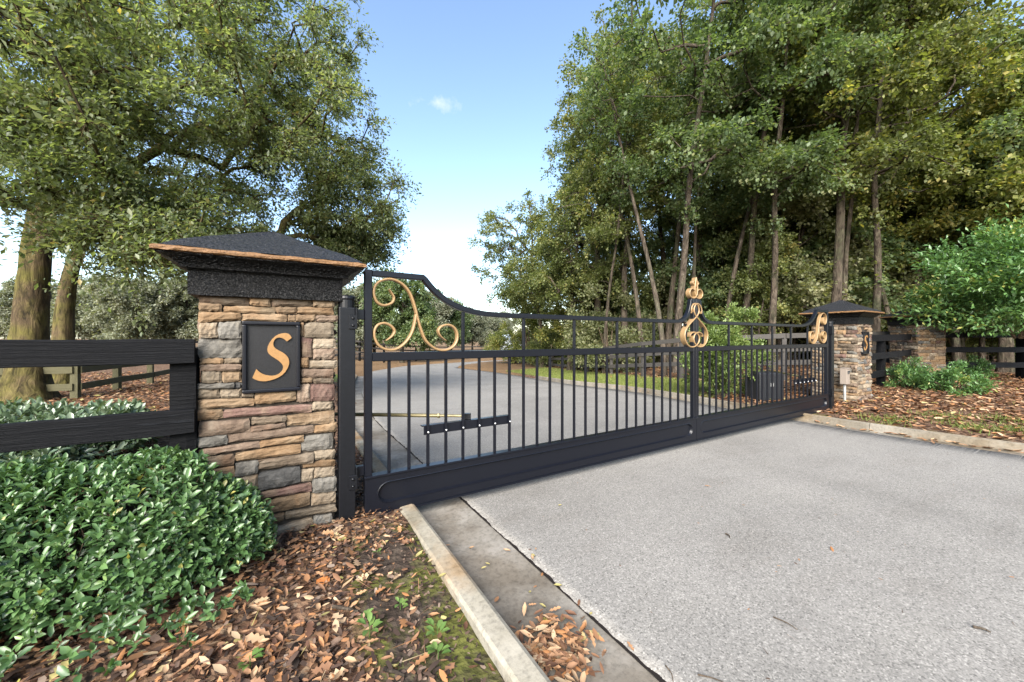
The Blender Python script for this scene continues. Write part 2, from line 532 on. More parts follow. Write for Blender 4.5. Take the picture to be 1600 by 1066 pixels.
def build_road():
    n = len(LE)
    rng = np.random.default_rng(5)
    # asphalt, its near edges broken
    L2, R2 = [], []
    def dense(E, step):
        seg = np.linalg.norm(np.diff(E, axis=0), axis=1); s = np.concatenate([[0], np.cumsum(seg)])
        q = np.arange(0, s[-1], step)
        return np.stack([np.interp(q, s, E[:, 0]), np.interp(q, s, E[:, 1])], 1)
    verts, faces = [], []
    for i in range(n - 1):
        k = 14 if LE[i][1] < 9 else 1
        for j in range(k):
            t = j / k
            L2.append(LE[i] * (1 - t) + LE[i + 1] * t); R2.append(RE[i] * (1 - t) + RE[i + 1] * t)
    walk = 0.0
    N = len(L2)
    cols = [0, .012, .05, .12, .25, .4, .55, .7, .85, .93, 1]
    for i in range(N):
        a = L2[i].copy(); b = R2[i].copy()
        near = a[1] < 12
        y_ = a[1]
        wob = .0045 * math.sin(y_ * 7.1 + 1) + .0035 * math.sin(y_ * 15.7) + .0025 * math.sin(y_ * 33.0 + 2) + .002 * math.sin(y_ * 71)
        a[0] += .426 + (wob + rng.normal(0, .0008) if near else 0)
        b[0] -= .16 + (rng.normal(0, .006) if near else 0)
        for q, c in enumerate(cols):
            p = a * (1 - c) + b * c
            z = float(road_z(p[1])) + .012
            verts.append((p[0], p[1], z - (.002 if q in (0, 10) else 0)))
    C = len(cols)
    for i in range(N - 1):
        for q in range(C - 1):
            s = i * C + q
            faces.append((s, s + 1, s + C + 1, s + C))
    base = len(verts)
    for i in range(N):
        v = verts[i * C]; verts.append((v[0], v[1], v[2] - .05))
        v = verts[i * C + C - 1]; verts.append((v[0], v[1], v[2] - .05))
    for i in range(N - 1):
        faces.append((i * C, i * C + C, base + i * 2 + 2, base + i * 2))
        faces.append((i * C + C - 1, base + i * 2 + 1, base + i * 2 + 3, i * C + 2 * C - 1))
    o = obj_from('road', verts, faces, M['asphalt'], None, True)
    tag(o, kind='structure')
    # dark joint filler under the broken edge
    t = NT('joint'); M['joint'] = t.done((.012, .010, .009), .95, None, .1)
    jv, jf = [], []
    vv = np.arange(-6, 12, .03)
    for i, y in enumerate(vv):
        x = float(np.interp(y, LE[:, 1], LE[:, 0]))
        a_, b_ = .4125 - abs(rng.normal(0, .0015)), .47
        z = float(road_z(y)) + .0065
        jv += [(x + a_, y, z), (x + b_, y, z + .001)]
        if i: jf.append((2 * i - 2, 2 * i - 1, 2 * i + 1, 2 * i))
    jo = obj_from('edge_crack', jv, jf, M['joint'], o)

    def resample(E, step, vmax):
        seg = np.linalg.norm(np.diff(E, axis=0), axis=1); s = np.concatenate([[0], np.cumsum(seg)])
        smax = np.interp(vmax, E[:, 1], s)
        q = np.arange(0, smax, step)
        return np.stack([np.interp(q, s, E[:, 0]), np.interp(q, s, E[:, 1])], 1)

    def strip(name, E, prof, m, parent, i0, i1, gap, jitter=0.0):
        """profile [(offset to the road side, z)] swept along E[i0:i1+1], ends pulled in by gap"""
        P = E[i0:i1 + 1].copy()
        d0 = P[1] - P[0]; P[0] = P[0] + d0 / np.linalg.norm(d0) * gap
        d1 = P[-1] - P[-2]; P[-1] = P[-1] - d1 / np.linalg.norm(d1) * gap
        verts, faces = [], []
        T = np.gradient(P, axis=0); T /= np.linalg.norm(T, axis=1)[:, None]
        Nn = np.stack([T[:, 1], -T[:, 0]], 1)
        K = len(prof)
        for i in range(len(P)):
            for (a, z) in prof:
                q = P[i] + Nn[i] * a
                verts.append((q[0], q[1], float(road_z(q[1])) + z + (rng.normal(0, jitter) if jitter else 0)))
        for i in range(len(P) - 1):
            for k in range(K - 1):
                s = i * K + k
                faces.append((s, s + K, s + K + 1, s + 1))
        faces.append(tuple(range(K)))
        faces.append(tuple(range((len(P) - 1) * K, len(P) * K))[::-1])
        return obj_from(name, verts, faces, m, parent)

    kl = tag(empty('kerb'), kind='structure'); kr = tag(empty('kerb'), kind='structure')
    gl = tag(empty('gutter'), kind='structure'); gr = tag(empty('gutter'), kind='structure')
    EL = resample(LE, .2, 24.0); ER = resample(RE, .2, 14.0)
    profL = [(-.125, -.14), (-.125, .085), (-.112, .098), (-.03, .104), (-.012, .096), (.004, .01), (.004, -.14)]
    profR = [(.15, -.14), (.15, .075), (.125, .105), (.05, .118), (.015, .10), (-.004, .01), (-.004, -.14)]
    gutL = [(.008, -.14), (.008, .004), (.15, -.004), (.412, .003), (.412, -.14)]
    gutR = [(-.15, -.14), (-.15, .006), (-.008, .004), (-.008, -.14)]
    # joints: one lies just in front of the gate at Y about 2.62
    j0 = int(np.argmin(abs(EL[:, 1] - 2.60)))
    cuts = sorted(set([0] + [k for k in range(j0 % 15, len(EL) - 2, 15)] + [len(EL) - 1]))
    for a, b in zip(cuts[:-1], cuts[1:]):
        if b - a < 2: continue
        strip('gutter_slab', EL, gutL, M['gutter'], gl, a, b, .004)
        strip('kerb_segment', EL, profL, M['kerb'], kl, a, b, .003)
    j1 = int(np.argmin(abs(ER[:, 1] - 1.95)))
    cuts = sorted(set([0] + [k for k in range(j1 % 15, len(ER) - 2, 15)] + [len(ER) - 1]))
    for a, b in zip(cuts[:-1], cuts[1:]):
        if b - a < 2: continue
        strip('gutter_slab', ER, gutR, M['kerb_far'], gr, a, b, .004)
        strip('kerb_segment', ER, profR, M['kerb_far'], kr, a, b, .004)
build_road()

# ------------------------------------------------------------------ leaves as geometry
def unit(a):
    return a / (np.linalg.norm(a, axis=-1, keepdims=True) + 1e-9)

def rand_dirs(rng, n):
    return unit(rng.normal(size=(n, 3)))

KITE = (np.array([[0, 0, 0], [.5, .45, .10], [1, 0, 0], [-.0 + .5, -.45, .10]]), [(0, 2, 1), (0, 3, 2)])
FULL = (np.array([[0, 0, 0], [.30, .40, .10], [.34, 0, 0], [.30, -.40, .10], [.70, .42, .09], [.70, 0, -.02], [.70, -.42, .09], [1, 0, -.10]]),
        [(0, 2, 1), (0, 3, 2), (1, 2, 5, 4), (2, 3, 6, 5), (4, 5, 7), (5, 6, 7)])
CURL = (np.array([[0, 0, .06], [.28, .34, .16], [.30, 0, .03], [.28, -.34, .14], [.66, .38, .14], [.70, 0, .0], [.66, -.38, .17], [1, 0, .20]]), FULL[1])
_lw = [.06, .34, .16, .46, .20, .40, .12]
_lt = [.08, .24, .36, .52, .64, .80, .92]
LOBE = (np.array([[0, 0, 0]] + [[t, 0, .05 * math.sin(t * 5)] for t in _lt] + [[1, 0, .10]] + [[t, w, .10 * w + .05] for t, w in zip(_lt, _lw)] + [[t, -w, .16 * w + .05] for t, w in zip(_lt, _lw)]),
        [(0, 1, 9), (0, 16, 1), (7, 8, 15), (7, 22, 8)] + [(1 + k, 2 + k, 10 + k, 9 + k) for k in range(6)] + [(2 + k, 1 + k, 16 + k, 17 + k) for k in range(6)])
CHIP = (np.array([[0, -.3, 0], [0, .4, .03], [.45, .5, .08], [.5, -.5, .05], [1, .35, 0], [.95, -.3, .04]]), [(0, 3, 2, 1), (3, 5, 4, 2)])
BLADE = (np.array([[0, -.5, 0], [0, .5, 0], [1, 0, 0]]), [(0, 1, 2)])

def leaves_mesh(name, pos, dirs, ups, length, width, tpl, rnd, zscale=1.0, zs=None):
    T, F = tpl
    n = len(pos); k = len(T)
    x = unit(dirs)
    y = unit(np.cross(ups, x))
    z = np.cross(x, y)
    L = np.broadcast_to(np.asarray(length, float).reshape(-1, 1, 1), (n, 1, 1))
    W = np.broadcast_to(np.asarray(width, float).reshape(-1, 1, 1), (n, 1, 1))
    Zs = np.ones((n, 1, 1)) * zscale if zs is None else np.asarray(zs).reshape(-1, 1, 1)
    V = pos[:, None, :] + x[:, None, :] * T[None, :, 0:1] * L + y[:, None, :] * T[None, :, 1:2] * W + z[:, None, :] * T[None, :, 2:3] * L * Zs
    V = V.reshape(-1, 3).astype(np.float32)
    fl = np.array([len(f) for f in F]); tot = int(fl.sum())
    fi = np.concatenate([np.array(f) for f in F])
    loops = (fi[None, :] + (np.arange(n) * k)[:, None]).reshape(-1).astype(np.int32)
    starts = ((np.cumsum(fl) - fl)[None, :] + (np.arange(n) * tot)[:, None]).reshape(-1).astype(np.int32)
    me = bpy.data.meshes.new(name)
    me.vertices.add(len(V)); me.vertices.foreach_set('co', V.reshape(-1))
    me.loops.add(len(loops)); me.loops.foreach_set('vertex_index', loops)
    me.polygons.add(len(starts)); me.polygons.foreach_set('loop_start', starts)
    me.update(calc_edges=True)
    if k > 4:
        me.polygons.foreach_set('use_smooth', np.ones(len(starts), bool))
    a = me.attributes.new('rnd', 'FLOAT', 'FACE')
    a.data.foreach_set('value', np.repeat(np.clip(rnd, 0, 1), len(F)).astype(np.float32))
    return me

# ------------------------------------------------------------------ built materials
def mat_stone(name, a, b, c, stain, samt=.58):
    t = NT(name)
    co = t.coord((1, 1, 1), 'Position', True)
    n1 = t.noise(co, 7.0, 6, .68, .5)
    n2 = t.noise(t.coord((1, 1, 3.2), 'Position', True), 26, 5, .7)
    n3 = t.noise(co, 4.2, 3, .6)
    col = t.ramp(n1, [(.30, a), (.5, b), (.70, c)])
    col = t.mix(t.ramp(n3, [(samt - .05, 0), (samt + .12, .8)]), col, stain)
    oi = t.n('ShaderNodeObjectInfo').outputs['Random']
    col = t.mix(1.0, col, t.ramp(oi, [(0, .74), (.5, 1.0), (1, 1.22)]), 'MULTIPLY')
    col = t.mix(1.0, col, t.ramp(n2, [(.25, .55), (.45, 1.0), (.75, 1.18)]), 'MULTIPLY')
    bp = t.bump(n1, .75, .02)
    bp = t.bump(n2, .8, .010, bp)
    col = t.mix(1.0, col, (.60, .585, .575), 'MULTIPLY')
    M[name] = t.done(col, .92, bp, .15)
mat_stone('stone_tan', (.130, .090, .056), (.235, .168, .105), (.33, .255, .175), (.270, .150, .075))
mat_stone('stone_cream', (.150, .120, .086), (.260, .215, .158), (.36, .315, .245), (.260, .185, .115))
mat_stone('stone_orange', (.140, .088, .048), (.245, .162, .092), (.32, .235, .150), (.180, .145, .098), .54)
mat_stone('stone_grey', (.090, .085, .075), (.165, .157, .138), (.245, .234, .208), (.215, .180, .132), .62)
mat_stone('stone_dark', (.050, .050, .050), (.105, .105, .101), (.195, .193, .186), (.140, .130, .112), .66)
mat_stone('stone_maroon', (.085, .052, .044), (.152, .095, .078), (.215, .152, .122), (.235, .180, .125), .52)
mat_stone('stone_pink', (.115, .082, .060), (.200, .148, .110), (.280, .226, .172), (.175, .105, .068), .58)
mat_stone('stone_brown', (.085, .064, .046), (.155, .122, .088), (.225, .188, .144), (.150, .092, .056))
STONES = ['stone_tan', 'stone_cream', 'stone_orange', 'stone_grey', 'stone_dark', 'stone_maroon', 'stone_pink', 'stone_brown']

def simple(name, col, rough, spec=.3, metal=0.0, bs=None, bstr=.3, bdist=.004, vary=None, coordscale=(1, 1, 1)):
    t = NT(name)
    co = t.coord(coordscale)
    n = t.noise(co, bs or 20, 5, .65)
    c = col
    if vary:
        c = t.ramp(n, [(.3, tuple(q * vary[0] for q in col)), (.5, col), (.72, tuple(q * vary[1] for q in col))])
    bp = t.bump(n, bstr, bdist) if bs else None
    M[name] = t.done(c, rough, bp, spec, metal)
simple('mortar', (.040, .033, .026), .95, .1, 0, 40, .6, .006, (.6, 1.4))
simple('gate_paint', (.0040, .0046, .0072), .30, .26, 0, 55, .10, .001, (.85, 1.25))
simple('post_paint', (.0040, .0044, .0058), .38, .26, 0, 60, .15, .0015, (.8, 1.4))
simple('gold', (.215, .115, .040), .42, .45, .12, 60, .15, .001, (.85, 1.1))
simple('gold_pale', (.205, .130, .060), .45, .45, .08, 60, .15, .001, (.88, 1.08))
simple('gold_edge', (.135, .070, .027), .62, .35, .05, 70, .9, .008, (.55, 1.3))
simple('plaque', (.006, .006, .0068), .45, .3, 0, 120, .4, .002, (.7, 1.5))
simple('bolt', (.52, .52, .52), .35, .5, .8)
simple('operator_box', (.012, .013, .015), .5, .4, 0, 40, .1, .001, (.9, 1.2))
simple('rod', (.15, .125, .06), .4, .5, .35, 30, .1, .001, (.8, 1.1))
simple('keypad_case', (.18, .15, .125), .6, .3)
simple('conduit', (.19, .19, .185), .6, .3, .1)
simple('dark_glass', (.03, .035, .04), .2, .5)
simple('white_wall', (.34, .37, .40), .7, .2, 0, 4, .1, .002, (.9, 1.05))
simple('shed_roof', (.26, .30, .34), .6, .3)
simple('decal', (.22, .22, .21), .6, .3)

def mat_stucco(name, col, s, strength, dist, rough=.38):
    t = NT(name)
    co = t.coord()
    n = t.noise(co, s, 5, .7, .6)
    v = t.voro(co, s * .9, 'SMOOTH_F1')
    c = t.ramp(n, [(.35, tuple(q * .6 for q in col)), (.55, col), (.75, tuple(q * 1.9 for q in col))])
    bp = t.bump(n, strength, dist)
    bp = t.bump(v, strength * .7, dist, bp)
    M[name] = t.done(c, rough, bp, .30)
mat_stucco('cap_black', (.002, .002, .0024), 85, 1.0, .03, .34)
mat_stucco('cap_top', (.018, .0188, .022), 62, 1.0, .03, .42)

def mat_board(name, dark, mid, light, lo=.62, along='X', spec=.10):
    t = NT(name)
    sc = {'X': (1.0, 30, 30), 'Y': (30, 1.0, 30)}[along]
    co = t.coord(sc, 'Object', True)
    n = t.noise(co, 2.6, 8, .75, .4)
    blot = t.noise(t.coord((1, 1, 1), 'Object', True), 3.0, 4, .6)
    grain = t.ramp(n, [(.30, dark), (.50, mid), (lo, mid), (lo + .08, light)])
    c = t.mix(t.ramp(blot, [(.38, .15), (.62, 1.0)]), mid, grain)
    bp = t.bump(n, .85, .010)
    M[name] = t.done(c, .60, bp, spec)
mat_board('board_black', (.001, .001, .0012), (.0022, .0025, .0034), (.034, .038, .045))
mat_board('board_far', (.0022, .0022, .0028), (.005, .0053, .0064), (.022, .022, .024))
mat_board('board_grey', (.023, .021, .019), (.050, .046, .042), (.105, .098, .09), .58)
mat_board('board_mossy', (.034, .031, .018), (.068, .063, .035), (.11, .108, .07), .58)
mat_board('post_black', (.001, .001, .0012), (.0019, .0021, .0028), (.011, .0125, .0145), .66)

# ------------------------------------------------------------------ pillars
def stone_mesh(w, h, seed, quad=None, nx=7, nz=4, depth=.055, bulge=.018, rough=.006):
    """irregular ledge stone: front face towards -Y with a worn rim, sides running back to y = depth"""
    r = np.random.default_rng(seed)
    if quad is None:
        quad = np.array([[0, 0], [w, 0], [w, h], [0, h]], float)
        quad += r.normal(0, min(w, h) * .05, quad.shape)
    bl, br, tr, tl = quad
    verts, faces = [], []
    ph = r.uniform(0, 6.28, 4)
    cell = min(np.linalg.norm(br - bl) / (nx - 1), np.linalg.norm(tl - bl) / (nz - 1))
    for j in range(nz):
        for i in range(nx):
            s, t = i / (nx - 1), j / (nz - 1)
            p = bl * (1 - s) * (1 - t) + br * s * (1 - t) + tr * s * t + tl * (1 - s) * t
            edge = min(s, 1 - s) * (np.linalg.norm(br - bl)), min(t, 1 - t) * np.linalg.norm(tl - bl)
            e = min(1.0, edge[0] / .010) * min(1.0, edge[1] / .009)
            if i in (0, nx - 1) or j in (0, nz - 1):
                p = p + r.normal(0, .0022, 2)
                # corners are worn round
                if i in (0, nx - 1) and j in (0, nz - 1):
                    c = (bl + br + tr + tl) / 4
                    d = (c - p); p = p + d / (np.linalg.norm(d) + 1e-6) * r.uniform(.001, .006)
            y = -bulge * (.55 + .45 * e) + r.normal(0, min(rough * .6, .10 * cell)) + rough * math.sin(3 * s + ph[0]) * math.cos(2.4 * t + ph[1])
            if e < .5: y += .004
            verts.append((p[0], y, p[1]))
    for j in range(nz - 1):
        for i in range(nx - 1):
            a = j * nx + i
            faces.append((a, a + 1, a + nx + 1, a + nx))
    rim = [i for i in range(nx)] + [j * nx + nx - 1 for j in range(1, nz)] + [(nz - 1) * nx + i for i in range(nx - 2, -1, -1)] + [j * nx for j in range(nz - 2, 0, -1)]
    b0 = len(verts)
    for k in rim:
        v = verts[k]; verts.append((v[0], depth, v[2]))
    R = len(rim)
    for k in range(R):
        faces.append((rim[k], b0 + k, b0 + (k + 1) % R, rim[(k + 1) % R]))
    me = bpy.data.meshes.new('stone')
    me.from_pydata(verts, [], faces)
    return me

STONE_PROTO = {}
def proto_stone(mname, k):
    key = (mname, k)
    if key not in STONE_PROTO:
        me = stone_mesh(1, 1, 100 + k, np.array([[0, 0], [1, 0], [1, 1], [0, 1]], float) + np.random.default_rng(k).normal(0, .02, (4, 2)), 6, 4, .05, .022, .0075)
        # proto is one metre square before scaling, so wear its rim wider
        me.materials.append(M[mname])
        STONE_PROTO[key] = me
    return STONE_PROTO[key]

def face_stones(parent, origin, axis, out, width, z0, z1, seed, plaque=None, weights=None, hmin=.045, hmax=.10, push=0.0):
    """courses of ledge stones on one face. origin: lower corner (x, y), axis: unit vector along the face, out: outward normal"""
    r = random.Random(seed)
    rz = math.atan2(axis[1], axis[0])
    z = z0
    weights = weights or [5, 5, 3, 3, 1, 2, 3, 4]
    while z < z1 - .02:
        h = r.uniform(hmin, hmax)
        if z + h > z1 - .03: h = z1 - z
        x = -r.uniform(.0, .012)
        W = width + r.uniform(0, .012)
        while x < W - .02:
            w = r.uniform(.10, .34)
            if x + w > W - .09: w = W - x
            split = 2 if (h > .085 and w < .22 and r.random() < .4) else 1
            for q in range(split):
                hh = h / split
                zz = z + q * hh
                if plaque and x + w > plaque[0] and x < plaque[1] and zz + hh > plaque[2] and zz < plaque[3]:
                    # butt the course against the plaque
                    parts = []
                    if x < plaque[0] - .03: parts.append((x, plaque[0]))
                    if x + w > plaque[1] + .03: parts.append((plaque[1], x + w))
                else:
                    parts = [(x, x + w)]
                for a, b in parts:
                    me = proto_stone(r.choices(STONES, weights)[0], r.randrange(3))
                    o = bpy.data.objects.new('stone', me)
                    COL.objects.link(o)
                    o.parent = parent
                    pr = r.uniform(-.010, .010) + push
                    o.location = (origin[0] + axis[0] * (a + .0015) + out[0] * pr, origin[1] + axis[1] * (a + .0015) + out[1] * pr, zz + .0015)
                    o.rotation_euler = (0, r.uniform(-.012, .012), rz)
                    o.scale = (b - a - .003, 1.0, hh - .003)
            x += w
        z += h

CAP_PROFILE = [(.030, 1.600), (.030, 1.738), (.036, 1.746), (.062, 1.752), (.066, 1.768), (.092, 1.790), (.122, 1.806), (.146, 1.812), (.150, 1.818)]

def build_cap(parent, w, gold='gold_edge', peak=2.11):
    """moulded cap with a painted lip and a low pyramid, centred on the pillar axis; local coordinates"""
    h = w / 2
    def ring_mesh(name, prof, m, close_bottom=False, n=14, amp=0.0, seed=1):
        r = np.random.default_rng(seed)
        verts, faces = [], []
        for (o, z) in prof:
            s = h + o
            for side in range(4):
                for k in range(n):
                    t = -1 + 2 * k / n
                    x, y = [(t * s, -s), (s, t * s), (-t * s, s), (-s, -t * s)][side]
                    verts.append((x + r.normal(0, amp), y + r.normal(0, amp), z + r.normal(0, amp)))
        K = 4 * n
        for i in range(len(prof) - 1):
            for k in range(K):
                a = i * K + k; b = i * K + (k + 1) % K
                faces.append((a, b, b + K, a + K))
        if close_bottom:
            faces.append(tuple(range(K))[::-1])
        return obj_from(name, verts, faces, m, parent)
    ring_mesh('cap_moulding', CAP_PROFILE, M['cap_black'], True, 24, .0012, 4)
    ring_mesh('cap_lip', [(.148, 1.8205), (.162, 1.824), (.164, 1.836), (.158, 1.845), (.145, 1.8505)], M[gold], False, 30, .0016, 5)
    # pyramid, slightly concave with a blunt tip
    prof = [(.146, 1.852), (.060, 1.905), (-.06, 1.965), (-.16, 2.012), (-.24, 2.052), (-.30, peak - .030), (-h + .030, peak - .006), (-h + .006, peak)]
    ring_mesh('cap_roof', prof, M['cap_top'], False, 10, .0022, 6)

S_OUT = [(880, 470), (866, 448), (850, 435), (826, 430), (800, 432), (768, 440), (740, 455), (712, 480), (690, 510), (676, 540), (672, 565), (675, 584), (685, 600), (708, 620), (740, 640), (768, 659), (790, 680), (802, 697), (805, 714), (800, 735), (786, 753), (766, 768), (740, 777), (715, 780), (690, 778), (658, 771), (630, 760), (604, 743), (582, 720), (566, 754), (550, 790), (572, 804), (600, 815), (630, 820), (660, 822), (700, 816), (740, 805), (772, 792), (800, 775), (826, 750), (845, 720), (855, 694), (858, 670), (854, 648), (845, 630), (825, 608), (800, 590), (770, 575), (745, 560), (730, 546), (722, 530), (722, 510), (730, 490), (741, 477), (755, 470), (772, 467), (790, 470), (806, 476), (820, 485), (838, 500)]
PL_V = 2.80
def plaque_parts(parent, x0, x1, z0, z1, y):
    """black plaque with a raised frame and a gilt italic S; y is its back plane, front towards -Y"""
    pl = box('plaque', x0 + .002, x1 - .002, y - .012, y + .05, z0 + .002, z1 - .002, M['plaque'], parent, .002)
    f = .022
    for a, b, c, d in ((x0, x1, z1 - f, z1), (x0, x1, z0, z0 + f), (x0, x0 + f, z0 + f + .0005, z1 - f - .0005), (x1 - f, x1, z0 + f + .0005, z1 - f - .0005)):
        box('frame_bar', a, b, y - .034, y + .03, c, d, M['gate_paint'], pl, .006, 2)
    px = np.array(S_OUT, float)
    # S outline measured relative to the plaque on the photograph
    sx = (px[:, 0] - 470) / (955 - 470); sz = 1 - (px[:, 1] - 338) / (912 - 338)
    U = x0 + sx * (x1 - x0); Z = z0 + sz * (z1 - z0)
    from mathutils.geometry import tessellate_polygon
    n = len(U)
    tri = tessellate_polygon([[Vector((u, z, 0)) for u, z in zip(U, Z)]])
    vs = [(u, y - .024, z) for u, z in zip(U, Z)] + [(u, y - .008, z) for u, z in zip(U, Z)]
    fs = [tuple(t) for t in tri] + [(i, (i + 1) % n, n + (i + 1) % n, n + i) for i in range(n)]
    obj_from('letter', vs, fs, M['gold'], pl)
    return pl

ZA, ZB = 1439 / 270.0, 1199 / 270.0
# front stones of the near pillar: xl, xr, top-left, top-right, bottom-left, bottom-right, colour
QA = [(103, 528, 112, 122, 178, 203, 'brown'), (535, 708, 122, 128, 195, 208, 'orange'), (712, 1055, 130, 145, 203, 205, 'brown'), (1062, 1240, 148, 155, 210, 215, 'tan'),
      (105, 300, 182, 190, 245, 246, 'tan'), (313, 748, 202, 208, 250, 268, 'orange'), (752, 925, 210, 214, 266, 270, 'tan'), (932, 1232, 214, 218, 268, 275, 'orange'),
      (105, 460, 252, 262, 342, 322, 'orange'), (465, 840, 268, 276, 325, 336, 'tan'), (850, 915, 278, 280, 335, 330, 'tan'), (918, 1085, 275, 278, 328, 332, 'tan'), (1090, 1268, 280, 285, 335, 332, 'pink'),
      (115, 266, 345, 345, 466, 466, 'cream'), (272, 464, 342, 332, 472, 474, 'grey'), (98, 464, 479, 478, 636, 632, 'grey'), (118, 310, 642, 642, 690, 688, 'orange'), (316, 462, 640, 638, 684, 684, 'cream'),
      (118, 462, 695, 690, 746, 740, 'pink'), (130, 295, 754, 750, 845, 843, 'cream'), (300, 462, 750, 748, 840, 839, 'tan'), (90, 402, 852, 850, 898, 890, 'grey'), (408, 464, 850, 845, 892, 895, 'dark'),
      (85, 278, 905, 902, 978, 975, 'cream'), (285, 464, 898, 900, 974, 968, 'cream'), (470, 568, 925, 928, 962, 968, 'brown'), (95, 570, 990, 972, 1068, 1032, 'tan'),
      (962, 988, 342, 342, 456, 456, 'tan'), (993, 1235, 342, 346, 462, 468, 'cream'), (965, 1055, 465, 472, 626, 630, 'maroon'), (1062, 1250, 474, 476, 555, 555, 'cream'), (1062, 1242, 562, 562, 650, 648, 'pink'),
      (960, 1025, 638, 635, 712, 716, 'orange'), (1030, 1265, 658, 656, 722, 722, 'cream'), (962, 1230, 730, 732, 798, 802, 'pink'), (960, 1060, 805, 806, 850, 846, 'tan'), (1065, 1228, 808, 808, 848, 850, 'brown'),
      (925, 1035, 862, 854, 1010, 1000, 'pink'), (1038, 1240, 856, 852, 1000, 988, 'maroon'), (575, 918, 925, 915, 1022, 992, 'orange')]
QB = [(880, 1022, 40, 36, 98, 92, 'cream'), (262, 875, 92, 52, 148, 104, 'maroon'), (60, 258, 95, 92, 168, 152, 'tan'), (92, 445, 178, 156, 278, 242, 'pink'), (455, 695, 148, 132, 196, 178, 'brown'),
      (440, 690, 208, 184, 252, 214, 'pink'), (700, 1032, 130, 96, 206, 182, 'tan'), (288, 888, 264, 204, 320, 248, 'pink'), (892, 1050, 208, 178, 254, 242, 'orange'), (80, 288, 292, 268, 352, 326, 'grey'),
      (85, 512, 372, 314, 420, 354, 'pink'), (515, 820, 310, 270, 356, 312, 'orange'), (805, 1022, 284, 254, 380, 364, 'grey'), (345, 800, 394, 328, 458, 396, 'orange'), (890, 1035, 384, 371, 440, 430, 'cream'),
      (505, 888, 445, 390, 505, 458, 'brown'), (812, 1035, 462, 436, 498, 488, 'orange'), (505, 795, 532, 484, 655, 592, 'dark'), (800, 888, 512, 502, 592, 586, 'cream'), (892, 1035, 502, 490, 562, 551, 'cream'),
      (880, 1045, 576, 554, 672, 652, 'grey'), (515, 872, 666, 600, 716, 656, 'maroon'), (870, 1042, 682, 657, 760, 740, 'cream'), (560, 862, 730, 662, 818, 754, 'tan'), (690, 1045, 808, 752, 856, 796, 'cream'),
      (592, 684, 828, 812, 888, 862, 'tan'), (888, 1018, 835, 812, 895, 880, 'grey'), (490, 882, 946, 840, 1012, 914, 'cream'), (915, 1032, 906, 872, 1030, 1000, 'cream'), (600, 912, 1004, 922, 1062, 1020, 'tan'),
      (480, 596, 1042, 1006, 1100, 1066, 'cream'),
      (85, 338, 432, 400, 520, 470, 'brown'), (345, 500, 466, 448, 560, 530, 'grey'), (85, 340, 528, 480, 610, 570, 'tan'), (345, 500, 570, 540, 672, 650, 'cream'), (85, 340, 620, 582, 740, 690, 'pink'), (345, 510, 690, 670, 770, 735, 'tan'),
      (85, 300, 750, 706, 860, 810, 'cream'), (306, 555, 790, 740, 880, 825, 'brown'), (85, 350, 870, 820, 990, 920, 'tan'), (356, 585, 900, 835, 980, 905, 'cream'), (85, 300, 1000, 945, 1110, 1050, 'grey'), (306, 480, 950, 925, 1090, 1045, 'tan'), (85, 476, 1120, 1060, 1230, 1130, 'brown')]

PX0, PX1, PY0, PY1 = -.440, .282, 2.845, 3.555       # near pillar stone core
def near_pillar():
    cx, cy = (PX0 + PX1) / 2, (PY0 + PY1) / 2
    root = empty('stone_pillar', (cx, cy, 0))
    tag(root, 'near stone pillar with black moulded cap and gilt S plaque, beside the hedge', 'pillar')
    sub = empty('tmp')
    box('core', PX0 - cx + .004, PX1 - cx - .004, PY0 - cy + .004, PY1 - cy - .004, -.12, 1.62, M['mortar'], root, 0)
    # front stones laid one by one
    k = 0
    for lst, sc, ox, oy in ((QA, ZA, 290, 440), (QB, ZB, 290, 620)):
        for (xl, xr, tl, tr, bl, br, c) in lst:
            P = lambda x, y: np.array(on_v(ox + x / sc, oy + y / sc, 2.822))
            q = np.array([P(xl, bl), P(xr, br), P(xr, tr), P(xl, tl)])
            q[:, 1] = np.minimum(q[:, 1], 1.612)
            o0 = q.mean(0)
            q = o0 + (q - o0) * (1 + .0012 / np.maximum(np.abs(q - o0), .01))
            me = stone_mesh(0, 0, 500 + k, q - o0, 9, 5, .075, .014, .0050)
            me.materials.append(M['stone_' + c])
            s = bpy.data.objects.new('stone', me); COL.objects.link(s); s.parent = root
            pr = random.Random(k).uniform(-.010, .009)
            s.location = (o0[0] - cx, PY0 - .010 - cy + pr, o0[1])
            k += 1
    face_stones(root, (PX1 - cx, PY0 - cy + .045), (0, 1), (1, 0), PY1 - PY0 - .05, -.02, 1.61, 21, push=-.012)
    face_stones(root, (PX0 - cx, PY1 - cy), (0, -1), (-1, 0), PY1 - PY0 - .05, -.02, 1.61, 22, push=-.012)
    face_stones(root, (PX1 - cx, PY1 - cy), (-1, 0), (0, 1), PX1 - PX0, -.02, 1.61, 23)
    build_cap(root, PX1 - PX0 + .03)
    a = on_v(290 + 470 / ZA, 440 + 345 / ZA, 2.80); b = on_v(290 + 955 / ZA, 440 + 912 / ZA, 2.80)
    plaque_parts(root, a[0] - cx, b[0] - cx, 1.008, 1.452, PY0 - cy - .012)
    bpy.data.objects.remove(sub)
    return root, a[0] - cx, b[0] - cx
NEAR, PLX0, PLX1 = near_pillar()

